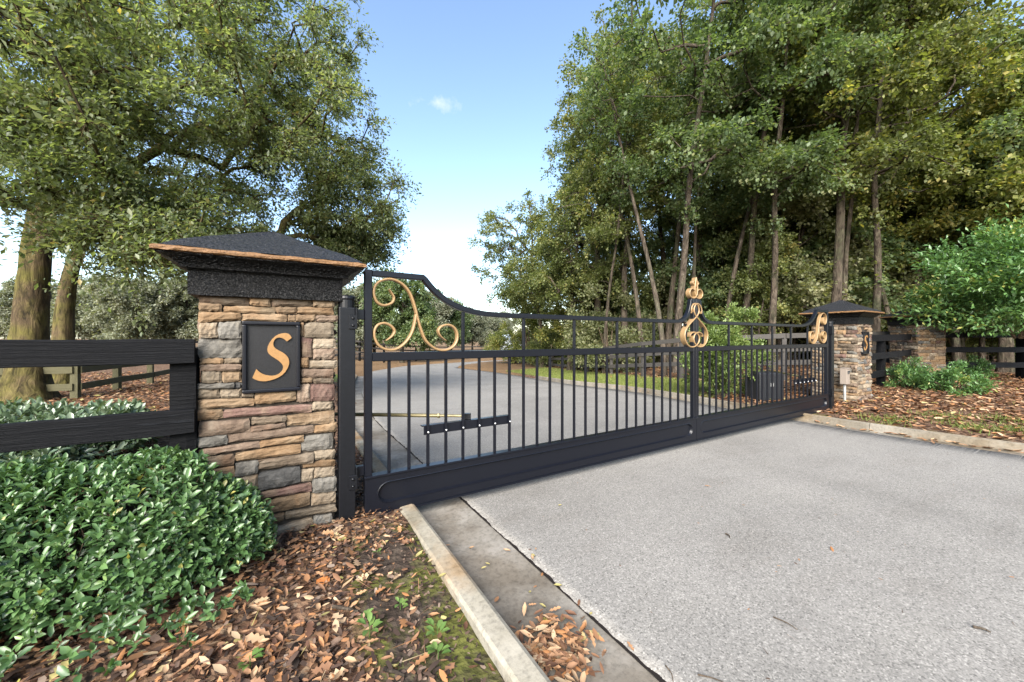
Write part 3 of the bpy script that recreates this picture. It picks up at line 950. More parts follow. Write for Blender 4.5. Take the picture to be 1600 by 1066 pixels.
def other_pillar(loc, rz, label, seed, plaque=True, z0=0.0):
    root = empty('stone_pillar', (loc[0], loc[1], z0), rz)
    tag(root, label, 'pillar')
    h = .36
    box('core', -h + .004, h - .004, -h + .004, h - .004, -.15, 1.62, M['mortar'], root, 0)
    pq = (PLX0 + h - .0, PLX1 + h + .0, 1.008, 1.452) if plaque else None
    W = [5, 6, 3, 4, 1, 2, 4, 5]
    face_stones(root, (-h, -h - .008), (1, 0), (0, -1), 2 * h, -.03, 1.61, seed, pq, W, .05, .095)
    face_stones(root, (-h, h), (0, -1), (-1, 0), 2 * h + .008, -.03, 1.61, seed + 1, None, W, .05, .095)
    face_stones(root, (h, -h - .008), (0, 1), (1, 0), 2 * h, -.03, 1.61, seed + 2, None, W, .05, .095)
    face_stones(root, (h, h), (-1, 0), (0, 1), 2 * h, -.03, 1.61, seed + 3, None, W, .05, .095)
    build_cap(root, 2 * h + .03)
    if plaque: plaque_parts(root, PLX0, PLX1, 1.008, 1.452, -h - .012)
    return root
other_pillar((9.86, 3.16), 0, 'stone pillar with gilt S plaque beyond the far end of the gate', 61, True, 0.02)
_p2 = xd(1434, 10.0)
PIL2 = (_p2[0] + RT[0] * .36 + FW[0] * .36, _p2[1] + RT[1] * .36 + FW[1] * .36)
other_pillar(PIL2, -YAW, 'stone pillar half hidden behind the green shrub on the far right', 81, False, 0.10)

# ------------------------------------------------------------------ board fences
def board_obj(parent, p0, p1, z0, z1, h, m, thick=.035, over=0.0, seed=0):
    """one board from p0 to p1 (plan points), centre heights z0, z1"""
    r = np.random.default_rng(seed)
    L = math.hypot(p1[0] - p0[0], p1[1] - p0[1])
    n = max(3, int(L / .12))
    verts, faces = [], []
    for i in range(n + 1):
        t = i / n
        zc = (z1 - z0) * t
        e0, e1, e2 = r.normal(0, .0022, 3)
        for (y, z) in ((-thick / 2, -h / 2 + e0), (-thick / 2 + .004, -h / 2 - .003 + e0), (thick / 2, -h / 2 + e0), (thick / 2, h / 2 + e1), (-thick / 2 + .005, h / 2 + e1), (-thick / 2, h / 2 - .006 + e1)):
            verts.append((t * L, y + e2 * .5, zc + z))
    for i in range(n):
        for k in range(6):
            a = i * 6 + k; b = i * 6 + (k + 1) % 6
            faces.append((a, a + 6, b + 6, b))
    faces.append(tuple(range(6))); faces.append(tuple(range(n * 6, n * 6 + 6))[::-1])
    o = obj_from('board', verts, faces, m, parent)
    o.location = (p0[0], p0[1], z0)
    o.rotation_euler = (0, 0, math.atan2(p1[1] - p0[1], p1[0] - p0[0]))
    return o

def post_obj(parent, p, z0, z1, w, m, rz=0.0, half_round=False, seed=0):
    r = np.random.default_rng(seed + 9)
    verts, faces = [], []
    n = 12
    zs = np.linspace(z0, z1, 7)
    for z in zs:
        for k in range(n):
            a = 2 * PI * k / n
            if half_round:
                x, y = math.cos(a) * w / 2, max(math.sin(a), -.35) * w / 2 if False else math.sin(a) * w / 2
            else:
                c, s = math.cos(a + PI / n), math.sin(a + PI / n)
                q = max(abs(c), abs(s)); q = 1 / q * .985 if q > .75 else 1.30
                x, y = c * q * w / 2, s * q * w / 2
            verts.append((x + r.normal(0, .0015), y + r.normal(0, .0015), z))
    for i in range(len(zs) - 1):
        for k in range(n):
            a = i * n + k; b = i * n + (k + 1) % n
            faces.append((a, b, b + n, a + n))
    faces.append(tuple((len(zs) - 1) * n + k for k in range(n)))
    o = obj_from('post', verts, faces, m, parent, half_round)
    o.location = (p[0], p[1], 0)
    o.rotation_euler = (0, 0, rz)
    return o

def fence(name, label, pts, rails, bh, post_m, board_m, post_w=.15, ztop=None, side=-1, spacing=None, post_z=None, round_post=False, skip_ends=(False, False)):
    """pts: [(x, y, groundz)], boards on the viewer's side (side=-1: -normal)"""
    root = empty(name, (pts[0][0], pts[0][1], pts[0][2]))
    tag(root, label, 'fence')
    ox, oy, oz = pts[0]
    k = 0
    for i in range(len(pts) - 1):
        a, b = pts[i], pts[i + 1]
        L = math.hypot(b[0] - a[0], b[1] - a[1])
        d = ((b[0] - a[0]) / L, (b[1] - a[1]) / L)
        nrm = (-d[1] * side, d[0] * side)
        off = post_w / 2 + .018
        A = (a[0] - ox + nrm[0] * off, a[1] - oy + nrm[1] * off)
        B = (b[0] - ox + nrm[0] * off, b[1] - oy + nrm[1] * off)
        g = .004
        A = (A[0] + d[0] * g, A[1] + d[1] * g); B = (B[0] - d[0] * g, B[1] - d[1] * g)
        for z in rails:
            board_obj(root, A, B, a[2] - oz + z, b[2] - oz + z, bh, board_m, .03, 0, 31 * i + int(z * 100))
            k += 1
    top = (post_z if post_z else max(rails) + bh / 2)
    for i, p in enumerate(pts):
        if (i == 0 and skip_ends[0]) or (i == len(pts) - 1 and skip_ends[1]): continue
        j = min(i, len(pts) - 2)
        rz = math.atan2(pts[j + 1][1] - pts[j][1], pts[j + 1][0] - pts[j][0])
        post_obj(root, (p[0] - ox, p[1] - oy), p[2] - oz - .2, p[2] - oz + top, post_w, post_m, rz, round_post, i)
    return root

def near_fence():
    """left wing: boards parallel to the gate, post against the pillar"""
    root = empty('board_fence', (-.55, 2.86, 0))
    tag(root, 'black rough sawn board fence joining the near pillar above the hedge', 'fence')
    y = 2.86
    zt = 1.345; h = .132
    for k, zt in enumerate((1.342, .945, .54)):
        lift = (.0, .015, .02)[k]
        o = board_obj(root, (-3.4, -.085), (.10, -.085), zt - h / 2 - lift, zt - h / 2, h, M['board_black'], .036, 0, 5 + k)
        o = board_obj(root, (-7.2, -.085), (-3.41, -.085), zt - h / 2 - lift * 2, zt - h / 2 - lift, h, M['board_black'], .036, 0, 25 + k)
    post_obj(root, (.042, .0), -.2, 1.29, .128, M['post_black'], 0, False, 2)
    post_obj(root, (-3.4, .03), -.2, 1.31, .17, M['post_black'], 0, False, 3)
    post_obj(root, (-6.6, .03), -.2, 1.31, .17, M['post_black'], 0, False, 4)
near_fence()

# right wing between the two far pillars
fence('board_fence', 'black three board fence between the two stone pillars on the right', [(10.30, 3.18, .05), (12.4, 3.20, .07), (PIL2[0] - .38, 3.24, .10)], (1.28, .86, .44), .145, M['post_black'], M['board_far'], .15, side=-1, skip_ends=(True, True))
_q0 = (PIL2[0] + RT[0] * .37 - FW[0] * .05, PIL2[1] + RT[1] * .37 - FW[1] * .05)
fence('board_fence', 'black board fence running right from the pillar under the green shrub', [(_q0[0] + RT[0] * .10, _q0[1] + RT[1] * .10, .13), (_q0[0] + RT[0] * 2.5, _q0[1] + RT[1] * 2.5, .13), (_q0[0] + RT[0] * 4.9, _q0[1] + RT[1] * 4.9, .13)], (1.30, .90, .48), .145, M['post_black'], M['board_far'], .20, side=-1)

# fence along the wood
def P3(x, d, z): return (*xd(x, d), z)
_w = [P3(1440, 11.6, .22), P3(1405, 11.2, .22), P3(1330, 11.0, .20), P3(1225, 11.0, .16), P3(1150, 11.5, .10), P3(1065, 12.4, .02), P3(1005, 13.8, -.12), P3(955, 15.8, -.32), P3(918, 18.4, -.52), P3(888, 21.5, -.72), P3(862, 25.0, -.90), P3(842, 28.6, -1.05)]
fence('board_fence', 'weathered grey board fence along the edge of the wood beyond the gate', _w, (1.25, .86, .47), .14, M['board_grey'], M['board_grey'], .12, side=1)
# paddock fence on the left
_p = [P3(-70, 7.3, .05), P3(10, 7.6, .05), P3(118, 8.0, .05), P3(183, 9.4, .05), P3(235, 10.6, .05), P3(275, 12.4, .05), P3(330, 15, .05)]
fence('board_fence', 'low mossy two board paddock fence behind the big mossy trunk', _p, (.62, .26), .14, M['board_mossy'], M['board_mossy'], .13, side=-1, post_z=.78)
_f = [P3(60, 15.5, .05), P3(150, 17, .05), P3(240, 19.5, .05), P3(330, 23, .05)]
fence('board_fence', 'dark far paddock fence in front of the pale field on the left', _f, (1.05, .62), .13, M['post_black'], M['board_grey'], .16, side=-1, post_z=1.2)
_f = [P3(470, 32, -.1), P3(530, 33, -.3), P3(562, 34, -.55), P3(600, 37, -.9), P3(650, 42, -1.2), P3(700, 48, -1.4), P3(760, 56, -1.5)]
fence('board_fence', 'thin dark fence across the far side of the winding drive', _f, (1.55, 1.1, .6), .14, M['post_black'], M['board_grey'], .16, side=-1, post_z=1.7)

# ------------------------------------------------------------------ the gate
GV = 2.845
U0, U1, UC = .475, 8.265, 4.370
def scroll(parent, name, pts, wid, m, depth=.05, taper=(True, True), n=10, mirror=False, v=None):
    P = catmull(pts, n)
    if mirror: P = np.stack([2 * UC - P[:, 0], P[:, 1]], 1)
    k = len(P); w = np.full(k, wid)
    s = np.linspace(0, 1, k)
    if taper[0]: w *= .28 + .72 * np.clip(s / .10, 0, 1)
    if taper[1]: w *= .28 + .72 * np.clip((1 - s) / .10, 0, 1)
    vs, fs = sweep_flat(P, w, GV if v is None else v, depth, .006)
    return obj_from(name, vs, fs, m, parent, False)

ZC = 1371 / 180.0
def gp(lst, ox=560, oy=420, sc=ZC): return [on_v(ox + a / sc, oy + b / sc, GV - .01) for a, b in lst]
SC_A = gp([(365, 245), (398, 292), (425, 345), (408, 398), (350, 430), (280, 432), (215, 385), (184, 290), (202, 205), (262, 148), (360, 124), (450, 142), (540, 197), (610, 285), (650, 380), (683, 490), (706, 590), (745, 720), (800, 850), (880, 928), (960, 966), (1050, 966), (1130, 925), (1172, 855), (1176, 775), (1145, 708), (1080, 670), (1000, 682), (955, 730), (972, 795), (1040, 855)])
SC_B = gp([(688, 545), (672, 640), (645, 740), (600, 830), (530, 908), (440, 960), (340, 962), (250, 918), (198, 830), (192, 740), (232, 672), (310, 648), (390, 682), (432, 742), (402, 802), (330, 856)])
ZD = 761 / 100.0
SC_C = gp([(292, 530), (290, 480), (306, 435), (338, 416), (368, 440), (380, 495), (368, 545), (335, 590), (270, 660), (225, 730), (212, 800), (228, 870), (268, 922), (322, 928), (368, 890), (384, 830), (364, 775), (318, 756), (282, 778), (276, 808)], 1040, 420, ZD)
SC_D = gp([(345, 300), (330, 255), (300, 238), (276, 272), (280, 318), (310, 350), (345, 340), (364, 290), (366, 220), (360, 160), (352, 108)], 1040, 420, ZD)
SC_E = gp([(366, 225), (350, 200), (330, 190), (318, 165), (330, 150), (345, 165)], 1040, 420, ZD)

TOP = [(U0 + .026, 1.782), (.90, 1.782)]
ARC = catmull([(.905, 1.815), (.985, 1.728), (1.09, 1.650), (1.22, 1.593), (1.40, 1.557), (1.62, 1.546)], 6)
ARC2 = catmull([(4.00, 1.546), (4.09, 1.556), (4.175, 1.593), (4.235, 1.660), (4.270, 1.750), (4.283, 1.815)], 6)

def leaf_gate(mirror, label):
    root = empty('gate_leaf', (U0 if not mirror else U1, GV, 0))
    tag(root, label, 'gate', 'leaves of the driveway gate')
    R = root.location.copy()
    mx = (lambda u: 2 * UC - u) if mirror else (lambda u: u)
    def bx(name, a, b, y0, y1, z0, z1, m=M['gate_paint'], bev=.004, seg=1, parent=root):
        a, b = mx(a), mx(b)
        if a > b: a, b = b, a
        return box(name, a - R.x, b - R.x, y0 - R.y, y1 - R.y, z0, z1, m, parent, bev, seg)
    def fix(o):
        o.location = (-R.x, -R.y, 0); return o
    bx('hinge_stile', U0, U0 + .052, GV - .026, GV + .026, .345, 1.838)
    bx('lock_stile', UC - .054, UC - .003, GV - .026, GV + .026, .345, 1.838)
    bx('middle_rail', U0 + .0525, UC - .0545, GV - .025, GV + .025, 1.180, 1.243)
    # top rail with its swan-neck sweeps, one continuous bar
    path = np.concatenate([[(U0 + .054, 1.815), (.70, 1.815)], ARC[0:], ARC2, [(UC - .055, 1.815)]])
    if mirror: path = np.stack([2 * UC - path[:, 0], path[:, 1]], 1)
    vs, fs = sweep_flat(path, np.full(len(path), .042), GV, .05, .004)
    fix(obj_from('top_rail', vs, fs, M['gate_paint'], root))
    # kick panel: plate with a pressed oblong recess
    x0, x1, z0, z1 = U0, UC - .003, .082, .345
    bm = bmesh.new()
    rx0, rx1, rz0, rz1 = x0 + .085, x1 - .075, z0 + .060, z1 - .042
    rr = (rz1 - rz0) / 2; zc = (rz0 + rz1) / 2
    loop = []
    for k in range(13):
        a = PI / 2 + PI * k / 12; loop.append((rx0 + rr + rr * math.cos(a), zc + rr * math.sin(a)))
    for k in range(13):
        a = -PI / 2 + PI * k / 12; loop.append((rx1 - rr + rr * math.cos(a), zc + rr * math.sin(a)))
    yf = GV - .030
    def V(u, y, z): return bm.verts.new((mx(u) - R.x, y - R.y, z))
    n = len(loop)
    def scaled(s):
        return [((u - (rx0 + rx1) / 2) * (1 - 2 * s / (rx1 - rx0)) + (rx0 + rx1) / 2, (z - zc) * (1 - 2 * s / (rz1 - rz0)) + zc) for u, z in loop]
    rim = [V(u, yf, z) for u, z in loop]
    lip = [V(u, yf - .0025, z) for u, z in scaled(.005)]
    inn = [V(u, yf + .022, z) for u, z in scaled(.018)]
    for i in range(n):
        j = (i + 1) % n
        bm.faces.new((rim[i], rim[j], lip[j], lip[i])); bm.faces.new((lip[i], lip[j], inn[j], inn[i]))
    bm.faces.new(inn)
    # surround
    c = [V(x0, yf, z1), V(x0, yf, z0), V(x1, yf, z0), V(x1, yf, z1)]
    def fan(corner, ids):
        for a, b in zip(ids[:-1], ids[1:]): bm.faces.new((corner, rim[a], rim[b]))
    fan(c[0], list(range(0, 7))); fan(c[1], list(range(6, 13)))
    fan(c[2], list(range(13, 20))); fan(c[3], list(range(19, 26)))
    bm.faces.new((c[0], rim[6], c[1])); bm.faces.new((c[2], rim[19], c[3]))
    bm.faces.new((c[1], rim[12], rim[13], c[2])); bm.faces.new((c[3], rim[25], rim[0], c[0]))
    bk = [V(x0, GV + .026, z1), V(x0, GV + .026, z0), V(x1, GV + .026, z0), V(x1, GV + .026, z1)]
    for i in range(4):
        j = (i + 1) % 4; bm.faces.new((c[i], c[j], bk[j], bk[i]))
    bm.faces.new(bk)
    pan = bm_obj('kick_panel', bm, M['gate_paint'], root)
    bx('panel_ledge', x0 - .004, x1 + .001, GV - .040, GV + .034, .3455, .362, bev=.003, parent=pan)
    bx('panel_foot', x0 + .01, x1 - .003, GV - .046, GV + .030, .0705, .0815, bev=.002, parent=pan)
    # pickets
    pitch = (UC - .0285 - (U0 + .026)) / 26
    first = None
    for i in range(1, 26):
        u = U0 + .026 + pitch * i
        o = bx('picket', u - .0105, u + .0105, GV - .0105, GV + .0105, .3625, 1.1795, bev=.002)
        if i % 4 == 1 and i > 1:
            # short upright between middle and top rail
            top = 1.5235
            if u < 1.62: top = float(np.interp(u, ARC[:, 0], ARC[:, 1])) - .027
            bx('upper_picket', u - .012, u + .012, GV - .012, GV + .012, 1.2435, top, bev=.002)
    # gilt scrolls
    fix(scroll(root, 'corner_scroll', SC_A, .0170, M['gold_pale'], .050, mirror=mirror))
    fix(scroll(root, 'corner_scroll_branch', SC_B, .0170, M['gold_pale'], .048, (False, True), mirror=mirror))
    fix(scroll(root, 'centre_scroll', SC_C, .0165, M['gold_pale'], .074, mirror=mirror))
    fin = fix(scroll(root, 'finial_scroll', SC_D, .0150, M['gold_pale'], .064, (True, False), mirror=mirror))
    fin2 = fix(scroll(root, 'finial_curl', SC_E, .014, M['gold_pale'], .05, (False, True), mirror=mirror))
    # hinges: lug, knuckle
    for z in (1.515, .405):
        bx('hinge_lug', U0 - .058, U0 - .0005, GV - .018, GV + .018, z - .036, z + .036, bev=.004)
    # operator bracket bolted across the pickets, behind them
    a, b = U0 + .026 + pitch * 3 - .028, U0 + .026 + pitch * 8 + .014
    br = bx('arm_bracket', a, b, GV + .0112, GV + .0192, .592, .664, bev=.001)
    bx('flange', a - .012, b, GV + .0195, GV + .062, .656, .664, bev=.001, parent=br)
    for i in range(3, 9):
        u = U0 + .026 + pitch * i
        vs, fs = [], []
        P = [(mx(u) - R.x, GV - .0105 - R.y - t, .615) for t in (0, .006, .0095)]
        tube(vs, fs, P, [.0085, .0078, .003], 8)
        obj_from('bolt', vs, fs, M['bolt'], br, True)
    return root
leaf_gate(False, 'near leaf of the black iron gate with gilt scrolls, hinged beside the hedge pillar')
leaf_gate(True, 'far leaf of the black iron gate with gilt scrolls, hinged towards the wood')

def hinge_post(u, label, rot=0):
    root = empty('gate_post', (u, GV, 0))
    tag(root, label, 'post', 'steel posts the gate hangs on')
    box('shaft', -.052, .052, -.052, .052, -.2, 1.560, M['post_paint'], root, .007, 2)
    vs, fs = [], []
    tube(vs, fs, [(0, 0, 1.555), (0, 0, 1.612), (0, 0, 1.622), (0, 0, 1.638), (0, 0, 1.645)], [.052, .052, .058, .056, .040], 20)
    obj_from('cap', vs, fs, M['post_paint'], root, False)
    s = 1 if u < 4 else -1
    for z in (1.515, .405):
        x0, x1 = (.0525, .064) if s > 0 else (-.064, -.0525)
        pl = box('hinge_plate', x0, x1, -.062, .03, z - .105, z + .045, M['post_paint'], root, .003)
        fr = box('hinge_plate', min(s * .008, s * .064), max(s * .008, s * .064), -.064, -.0525, z - .105, z - .006, M['post_paint'], root, .003)
        for dz in (-.030, -.080):
            vs, fs = [], []
            tube(vs, fs, [(s * .034, -.064, z + dz), (s * .034, -.070, z + dz), (s * .034, -.074, z + dz)], [.010, .0095, .004], 8)
            obj_from('bolt', vs, fs, M['post_paint'], fr, True)
    return root
hinge_post(.358, 'square black steel gate post beside the near stone pillar')
hinge_post(8.382, 'square black steel gate post at the far end of the gate')

# operators and their arms behind the gate
def operator(center, rz, arm_to, label, label2, deco=True):
    root = empty('gate_operator', (center[0], center[1], .05), rz)
    tag(root, label, 'gate operator')
    bm = bmesh.new()
    w, d, hh = .27, .19, .60
    prof = [(-d, 0), (d, 0), (d, hh * .82), (d * .55, hh), (-d * .8, hh), (-d, hh * .95)]
    A = [bm.verts.new((-w, y, z)) for y, z in prof]; B = [bm.verts.new((w, y, z)) for y, z in prof]
    bm.faces.new(A[::-1]); bm.faces.new(B)
    for i in range(len(prof)):
        j = (i + 1) % len(prof); bm.faces.new((A[i], A[j], B[j], B[i]))
    bmesh.ops.bevel(bm, geom=list(bm.edges), offset=.018, segments=2, affect='EDGES', profile=.5)
    bm_obj('housing', bm, M['operator_box'], root)
    box('base_plate', -w - .03, w + .03, -d - .03, d + .03, -.06, -.002, M['kerb_far'], root, .004)
    box('lock_cover', -.035, .035, -d - .012, -d - .0005, hh * .50, hh * .62, M['decal'], root, .003)
    vs, fs = [], []
    tube(vs, fs, [(.10, 0, hh - .01), (.10, 0, hh + .05), (.10, 0, hh + .055)], [.045, .045, .02], 14)
    obj_from('drive_hub', vs, fs, M['operator_box'], root, False)
    vs, fs = [], []
    tube(vs, fs, [(-.06, .03, hh - .01), (-.06, .03, hh + .02), (-.07, .02, hh + .06), (-.10, .0, hh + .075)], [.018, .018, .016, .014], 10)
    obj_from('cable_gland', vs, fs, M['operator_box'], root, True)
    return root
operator((8.62, 4.02), -.45, None, 'dark grey gate operator box behind the far gate leaf', '')
operator((-.18, 4.12), .55, None, 'gate operator box hidden behind the near stone pillar', '')

def arm(p0, p1, z, label, seed):
    root = empty('operator_arm', (p0[0], p0[1], z))
    tag(root, label, 'gate arm', 'arms that swing the gate')
    d = Vector((p1[0] - p0[0], p1[1] - p0[1], 0)); L = d.length
    root.rotation_euler = (0, 0, math.atan2(d.y, d.x))
    vs, fs = [], []
    tube(vs, fs, [(0, 0, 0), (L * .86, 0, 0)], [.016, .016], 12); obj_from('outer_tube', vs, fs, M['rod'], root, False)
    vs, fs = [], []
    tube(vs, fs, [(L * .8, 0, 0), (L - .02, 0, 0)], [.012, .012], 12); obj_from('inner_rod', vs, fs, M['rod'], root, False)
    for t in (.855, .80):
        vs, fs = [], []
        tube(vs, fs, [(L * t - .008, 0, 0), (L * t + .008, 0, 0)], [.023, .023], 6); obj_from('lock_nut', vs, fs, M['rod'], root, False)
    box('clevis', L - .035, L + .02, -.018, .018, -.026, .022, M['post_paint'], root, .003)
arm((-.12, 3.90), (1.315, 2.905), .690, 'thin brass coloured rod behind the near gate leaf', 1)
arm((8.50, 3.92), (7.45, 2.905), .690, 'short arm reaching from the operator box to the far gate leaf', 2)

def keypad():
    root = empty('keypad_stand', (9.33, 2.93, .05))
    tag(root, 'small beige keypad box on a thin grey conduit by the far pillar', 'keypad')
    vs, fs = [], []
    tube(vs, fs, [(0, 0, -.15), (.005, 0, .2), (0, 0, .43)], [.022, .022, .022], 12); obj_from('conduit', vs, fs, M['conduit'], root, True)
    root2 = box('case', -.075, .075, -.06, .05, .40, .70, M['keypad_case'], root, .008, 2)
    box('display', -.05, .05, -.068, -.0605, .60, .66, M['dark_glass'], root, .002)
    box('cover_lip', -.08, .08, -.075, .052, .701, .715, M['keypad_case'], root, .003)
keypad()

# far white shed
def shed():
    p = xd(800, 75)
    z = float(terrain(*p))
    root = empty('shed', (p[0], p[1], z), -.3)
    tag(root, 'tiny white shed far off beside the bend of the drive', 'shed')
    box('wall', -2.2, 2.2, -2, 2, -.3, 2.3, M['white_wall'], root, .01)
    obj_from('roof', [(-2.5, -2.3, 2.302), (2.5, -2.3, 2.302), (2.5, 2.3, 2.302), (-2.5, 2.3, 2.302), (-2.5, 0, 3.3), (2.5, 0, 3.3)], [(0, 1, 5, 4), (2, 3, 4, 5), (0, 4, 3), (1, 2, 5), (0, 3, 2, 1)], M['shed_roof'], root)
    box('door', -.6, .6, -2.06, -2.002, -.2, 1.9, M['shed_roof'], root, .005)
shed()

# ------------------------------------------------------------------ trees
def tree_meshes(seed, trunk, r0, centers, radii, nleaf, leaf_len, leaf_wid, droop=.3, flat=.75, tw=16, sides=7, flare=1.6, tip=.010, limb_scale=1.0, twigs=True, spread=.55):
    """trunk: list of points; clusters of leafy twigs at centers. Returns (wood mesh, crown mesh)"""
    rng = np.random.default_rng(seed)
    tp = catmull(trunk, 6)
    nodes = [p for p in tp]; parent = [-1] + list(range(len(tp) - 1))
    lo = len(tp) * 35 // 100
    usable = [i >= lo for i in range(len(tp))]
    order = np.argsort([np.min(np.linalg.norm(tp[lo:] - c, axis=1)) for c in centers])
    chains = [list(range(len(tp)))]
    ends = []
    for ci in order:
        c = centers[ci]
        N = np.array(nodes)
        d = np.linalg.norm(N - c, axis=1)
        pen = np.where(N[:, 2] > c[2] + .2, (N[:, 2] - c[2]) * 1.2, 0) + np.where(np.array(usable), 0, 50)
        k = int(np.argmin(d * rng.uniform(.9, 1.15, len(d)) + pen))
        a = N[k]; L = np.linalg.norm(c - a)
        steps = max(2, min(6, int(L / .7) + 1))
        ch = [k]
        bend = rng.normal(0, .10, 3) * L
        for s in range(1, steps + 1):
            t = s / steps
            p = a * (1 - t) + c * t + np.array([0, 0, 1]) * L * .16 * math.sin(PI * t) + bend * math.sin(PI * t) + (rng.normal(0, .03, 3) * L if s < steps else 0)
            nodes.append(p); parent.append(ch[-1]); usable.append(True); ch.append(len(nodes) - 1)
        chains.append(ch); ends.append(ch[-1])
    n = len(nodes)
    e = 2.35
    acc = np.zeros(n)
    for k in ends: acc[k] += tip ** e * 3
    for i in range(n - 1, 0, -1):
        if parent[i] >= 0: acc[parent[i]] += acc[i]
    # nodes were appended after their parents, so the reverse order accumulates correctly
    rad = np.maximum(acc, tip ** e) ** (1 / e) * limb_scale
    tn = len(tp)
    s = np.linspace(0, 1, tn)
    taper = r0 * (1 - .78 * s) * (1 + (flare - 1) * np.exp(-s * tn / 1.6))
    rad[:tn] = taper
    verts, faces = [], []
    NP = np.array(nodes)
    for ci, ch in enumerate(chains):
        P = NP[ch]; R = rad[ch].copy()
        if ci > 0:
            R[0] = min(R[0], R[1] * 1.25)
            R[1:] = np.minimum.accumulate(np.minimum(R[1:], R[0]))
        if ci == 0:
            b0 = len(verts)
            tube(verts, faces, P, R, 14)
            # ribs and knots on the bole
            for q in range(b0, len(verts)):
                i = (q - b0) // 14; k = (q - b0) % 14
                v = np.array(verts[q]); c = P[i]
                f = 1 + (.10 + .16 * math.exp(-i / 2.0)) * math.sin(k * 2 * PI / 14 * 4 + seed) * .6 + rng.normal(0, .03)
                verts[q] = tuple(c + (v - c) * f)
        else:
            tube(verts, faces, P, R, sides if R[0] > .05 else 5 if R[0] > .02 else 3)
    # leafy twigs
    pos, dirs, ups, cl = [], [], [], []
    axis = tp[-1]
    for ci, c in enumerate(centers):
        Rr = radii[ci]
        m = int(nleaf * (Rr / np.mean(radii)) ** 2)
        outd = unit((c - np.array([axis[0], axis[1], c[2] - .5]))[None])[0]
        td = unit(rng.normal(size=(tw, 3)) * np.array([1, 1, flat]) + outd * spread + np.array([0, 0, .10]))
        tl = Rr * rng.uniform(.55, 1.1, tw)
        which = rng.integers(0, tw, m)
        t = rng.uniform(.08, 1, m) ** .8
        d = td[which]; ll = (tl[which] * t)[:, None]
        p = c + d * ll + np.array([0, 0, -1]) * (droop * ll * t[:, None]) + rng.normal(0, .055 * Rr + leaf_len * .35, (m, 3))
        pos.append(p)
        dirs.append(unit(d * .7 + rand_dirs(rng, m) * .9 + np.array([0, 0, -.25])))
        ups.append(unit(rand_dirs(rng, m) * .75 + np.array([0, 0, 1.0])))
        tone = rng.normal(0, .13)
        cl.append(np.full(m, tone))
        if twigs:
            for q in range(tw):
                ee = c + td[q] * tl[q] * .85 + np.array([0, 0, -droop * tl[q] * .6])
                mid = (c + ee) / 2 + np.array([0, 0, droop * tl[q] * .12])
                tube(verts, faces, [c, mid, ee], [tip * .8, tip * .6, tip * .3], 3)
    pos = np.concatenate(pos); dirs = np.concatenate(dirs); ups = np.concatenate(ups); cl = np.concatenate(cl)
    m = len(pos)
    rnd = np.clip(rng.beta(2.2, 2.4, m) + cl, 0, .985)
    rnd = np.where(rng.random(m) < .006, 1.0, rnd)
    f = np.clip(rng.lognormal(0, .28, m), .45, 1.7)
    crown = leaves_mesh('crown', pos, dirs, ups, leaf_len * f, leaf_wid * f, KITE, rnd)
    wood = bpy.data.meshes.new('trunk')
    wood.from_pydata(verts, [], faces)
    wood.polygons.foreach_set('use_smooth', [True] * len(wood.polygons))
    return wood, crown

def blob_centers(rng, n, c, rad, inner=.45, zmin=None, jitter=.12, lower=.5):
    """cluster centres in an uneven ellipsoid shell"""
    out = []
    while len(out) < n:
        d = rng.normal(size=3); d /= np.linalg.norm(d)
        if d[2] < -.2 and rng.random() > lower: continue
        lump = 1 + jitter * math.sin(3.1 * d[0] + 2.2 * d[1] + 1.3) + jitter * math.sin(5.3 * d[1] - 4.1 * d[2]) + rng.normal(0, .07)
        f = (inner + (1 - inner) * rng.random() ** .6) * lump
        p = np.array(c) + d * np.array(rad) * f
        if zmin is not None and p[2] < zmin: continue
        out.append(p)
    return out

def put_tree(name, wood, crown, barkm, leafm, loc, rz, scale, label, group=None, cat='tree', copy=False):
    root = empty(name, loc, rz)
    root.scale = scale if hasattr(scale, '__len__') else (scale,) * 3
    tag(root, label, cat, group)
    w = bpy.data.objects.new('trunk', wood); COL.objects.link(w); w.parent = root
    c = bpy.data.objects.new('crown', crown); COL.objects.link(c); c.parent = root
    c['kind'] = 'stuff'
    if len(wood.materials) == 0: wood.materials.append(barkm)
    if len(crown.materials) == 0: crown.materials.append(leafm)
    if wood.materials[0] != barkm:
        w.material_slots[0].link = 'OBJECT'; w.material_slots[0].material = barkm
    if crown.materials[0] != leafm:
        c.material_slots[0].link = 'OBJECT'; c.material_slots[0].material = leafm
    return root

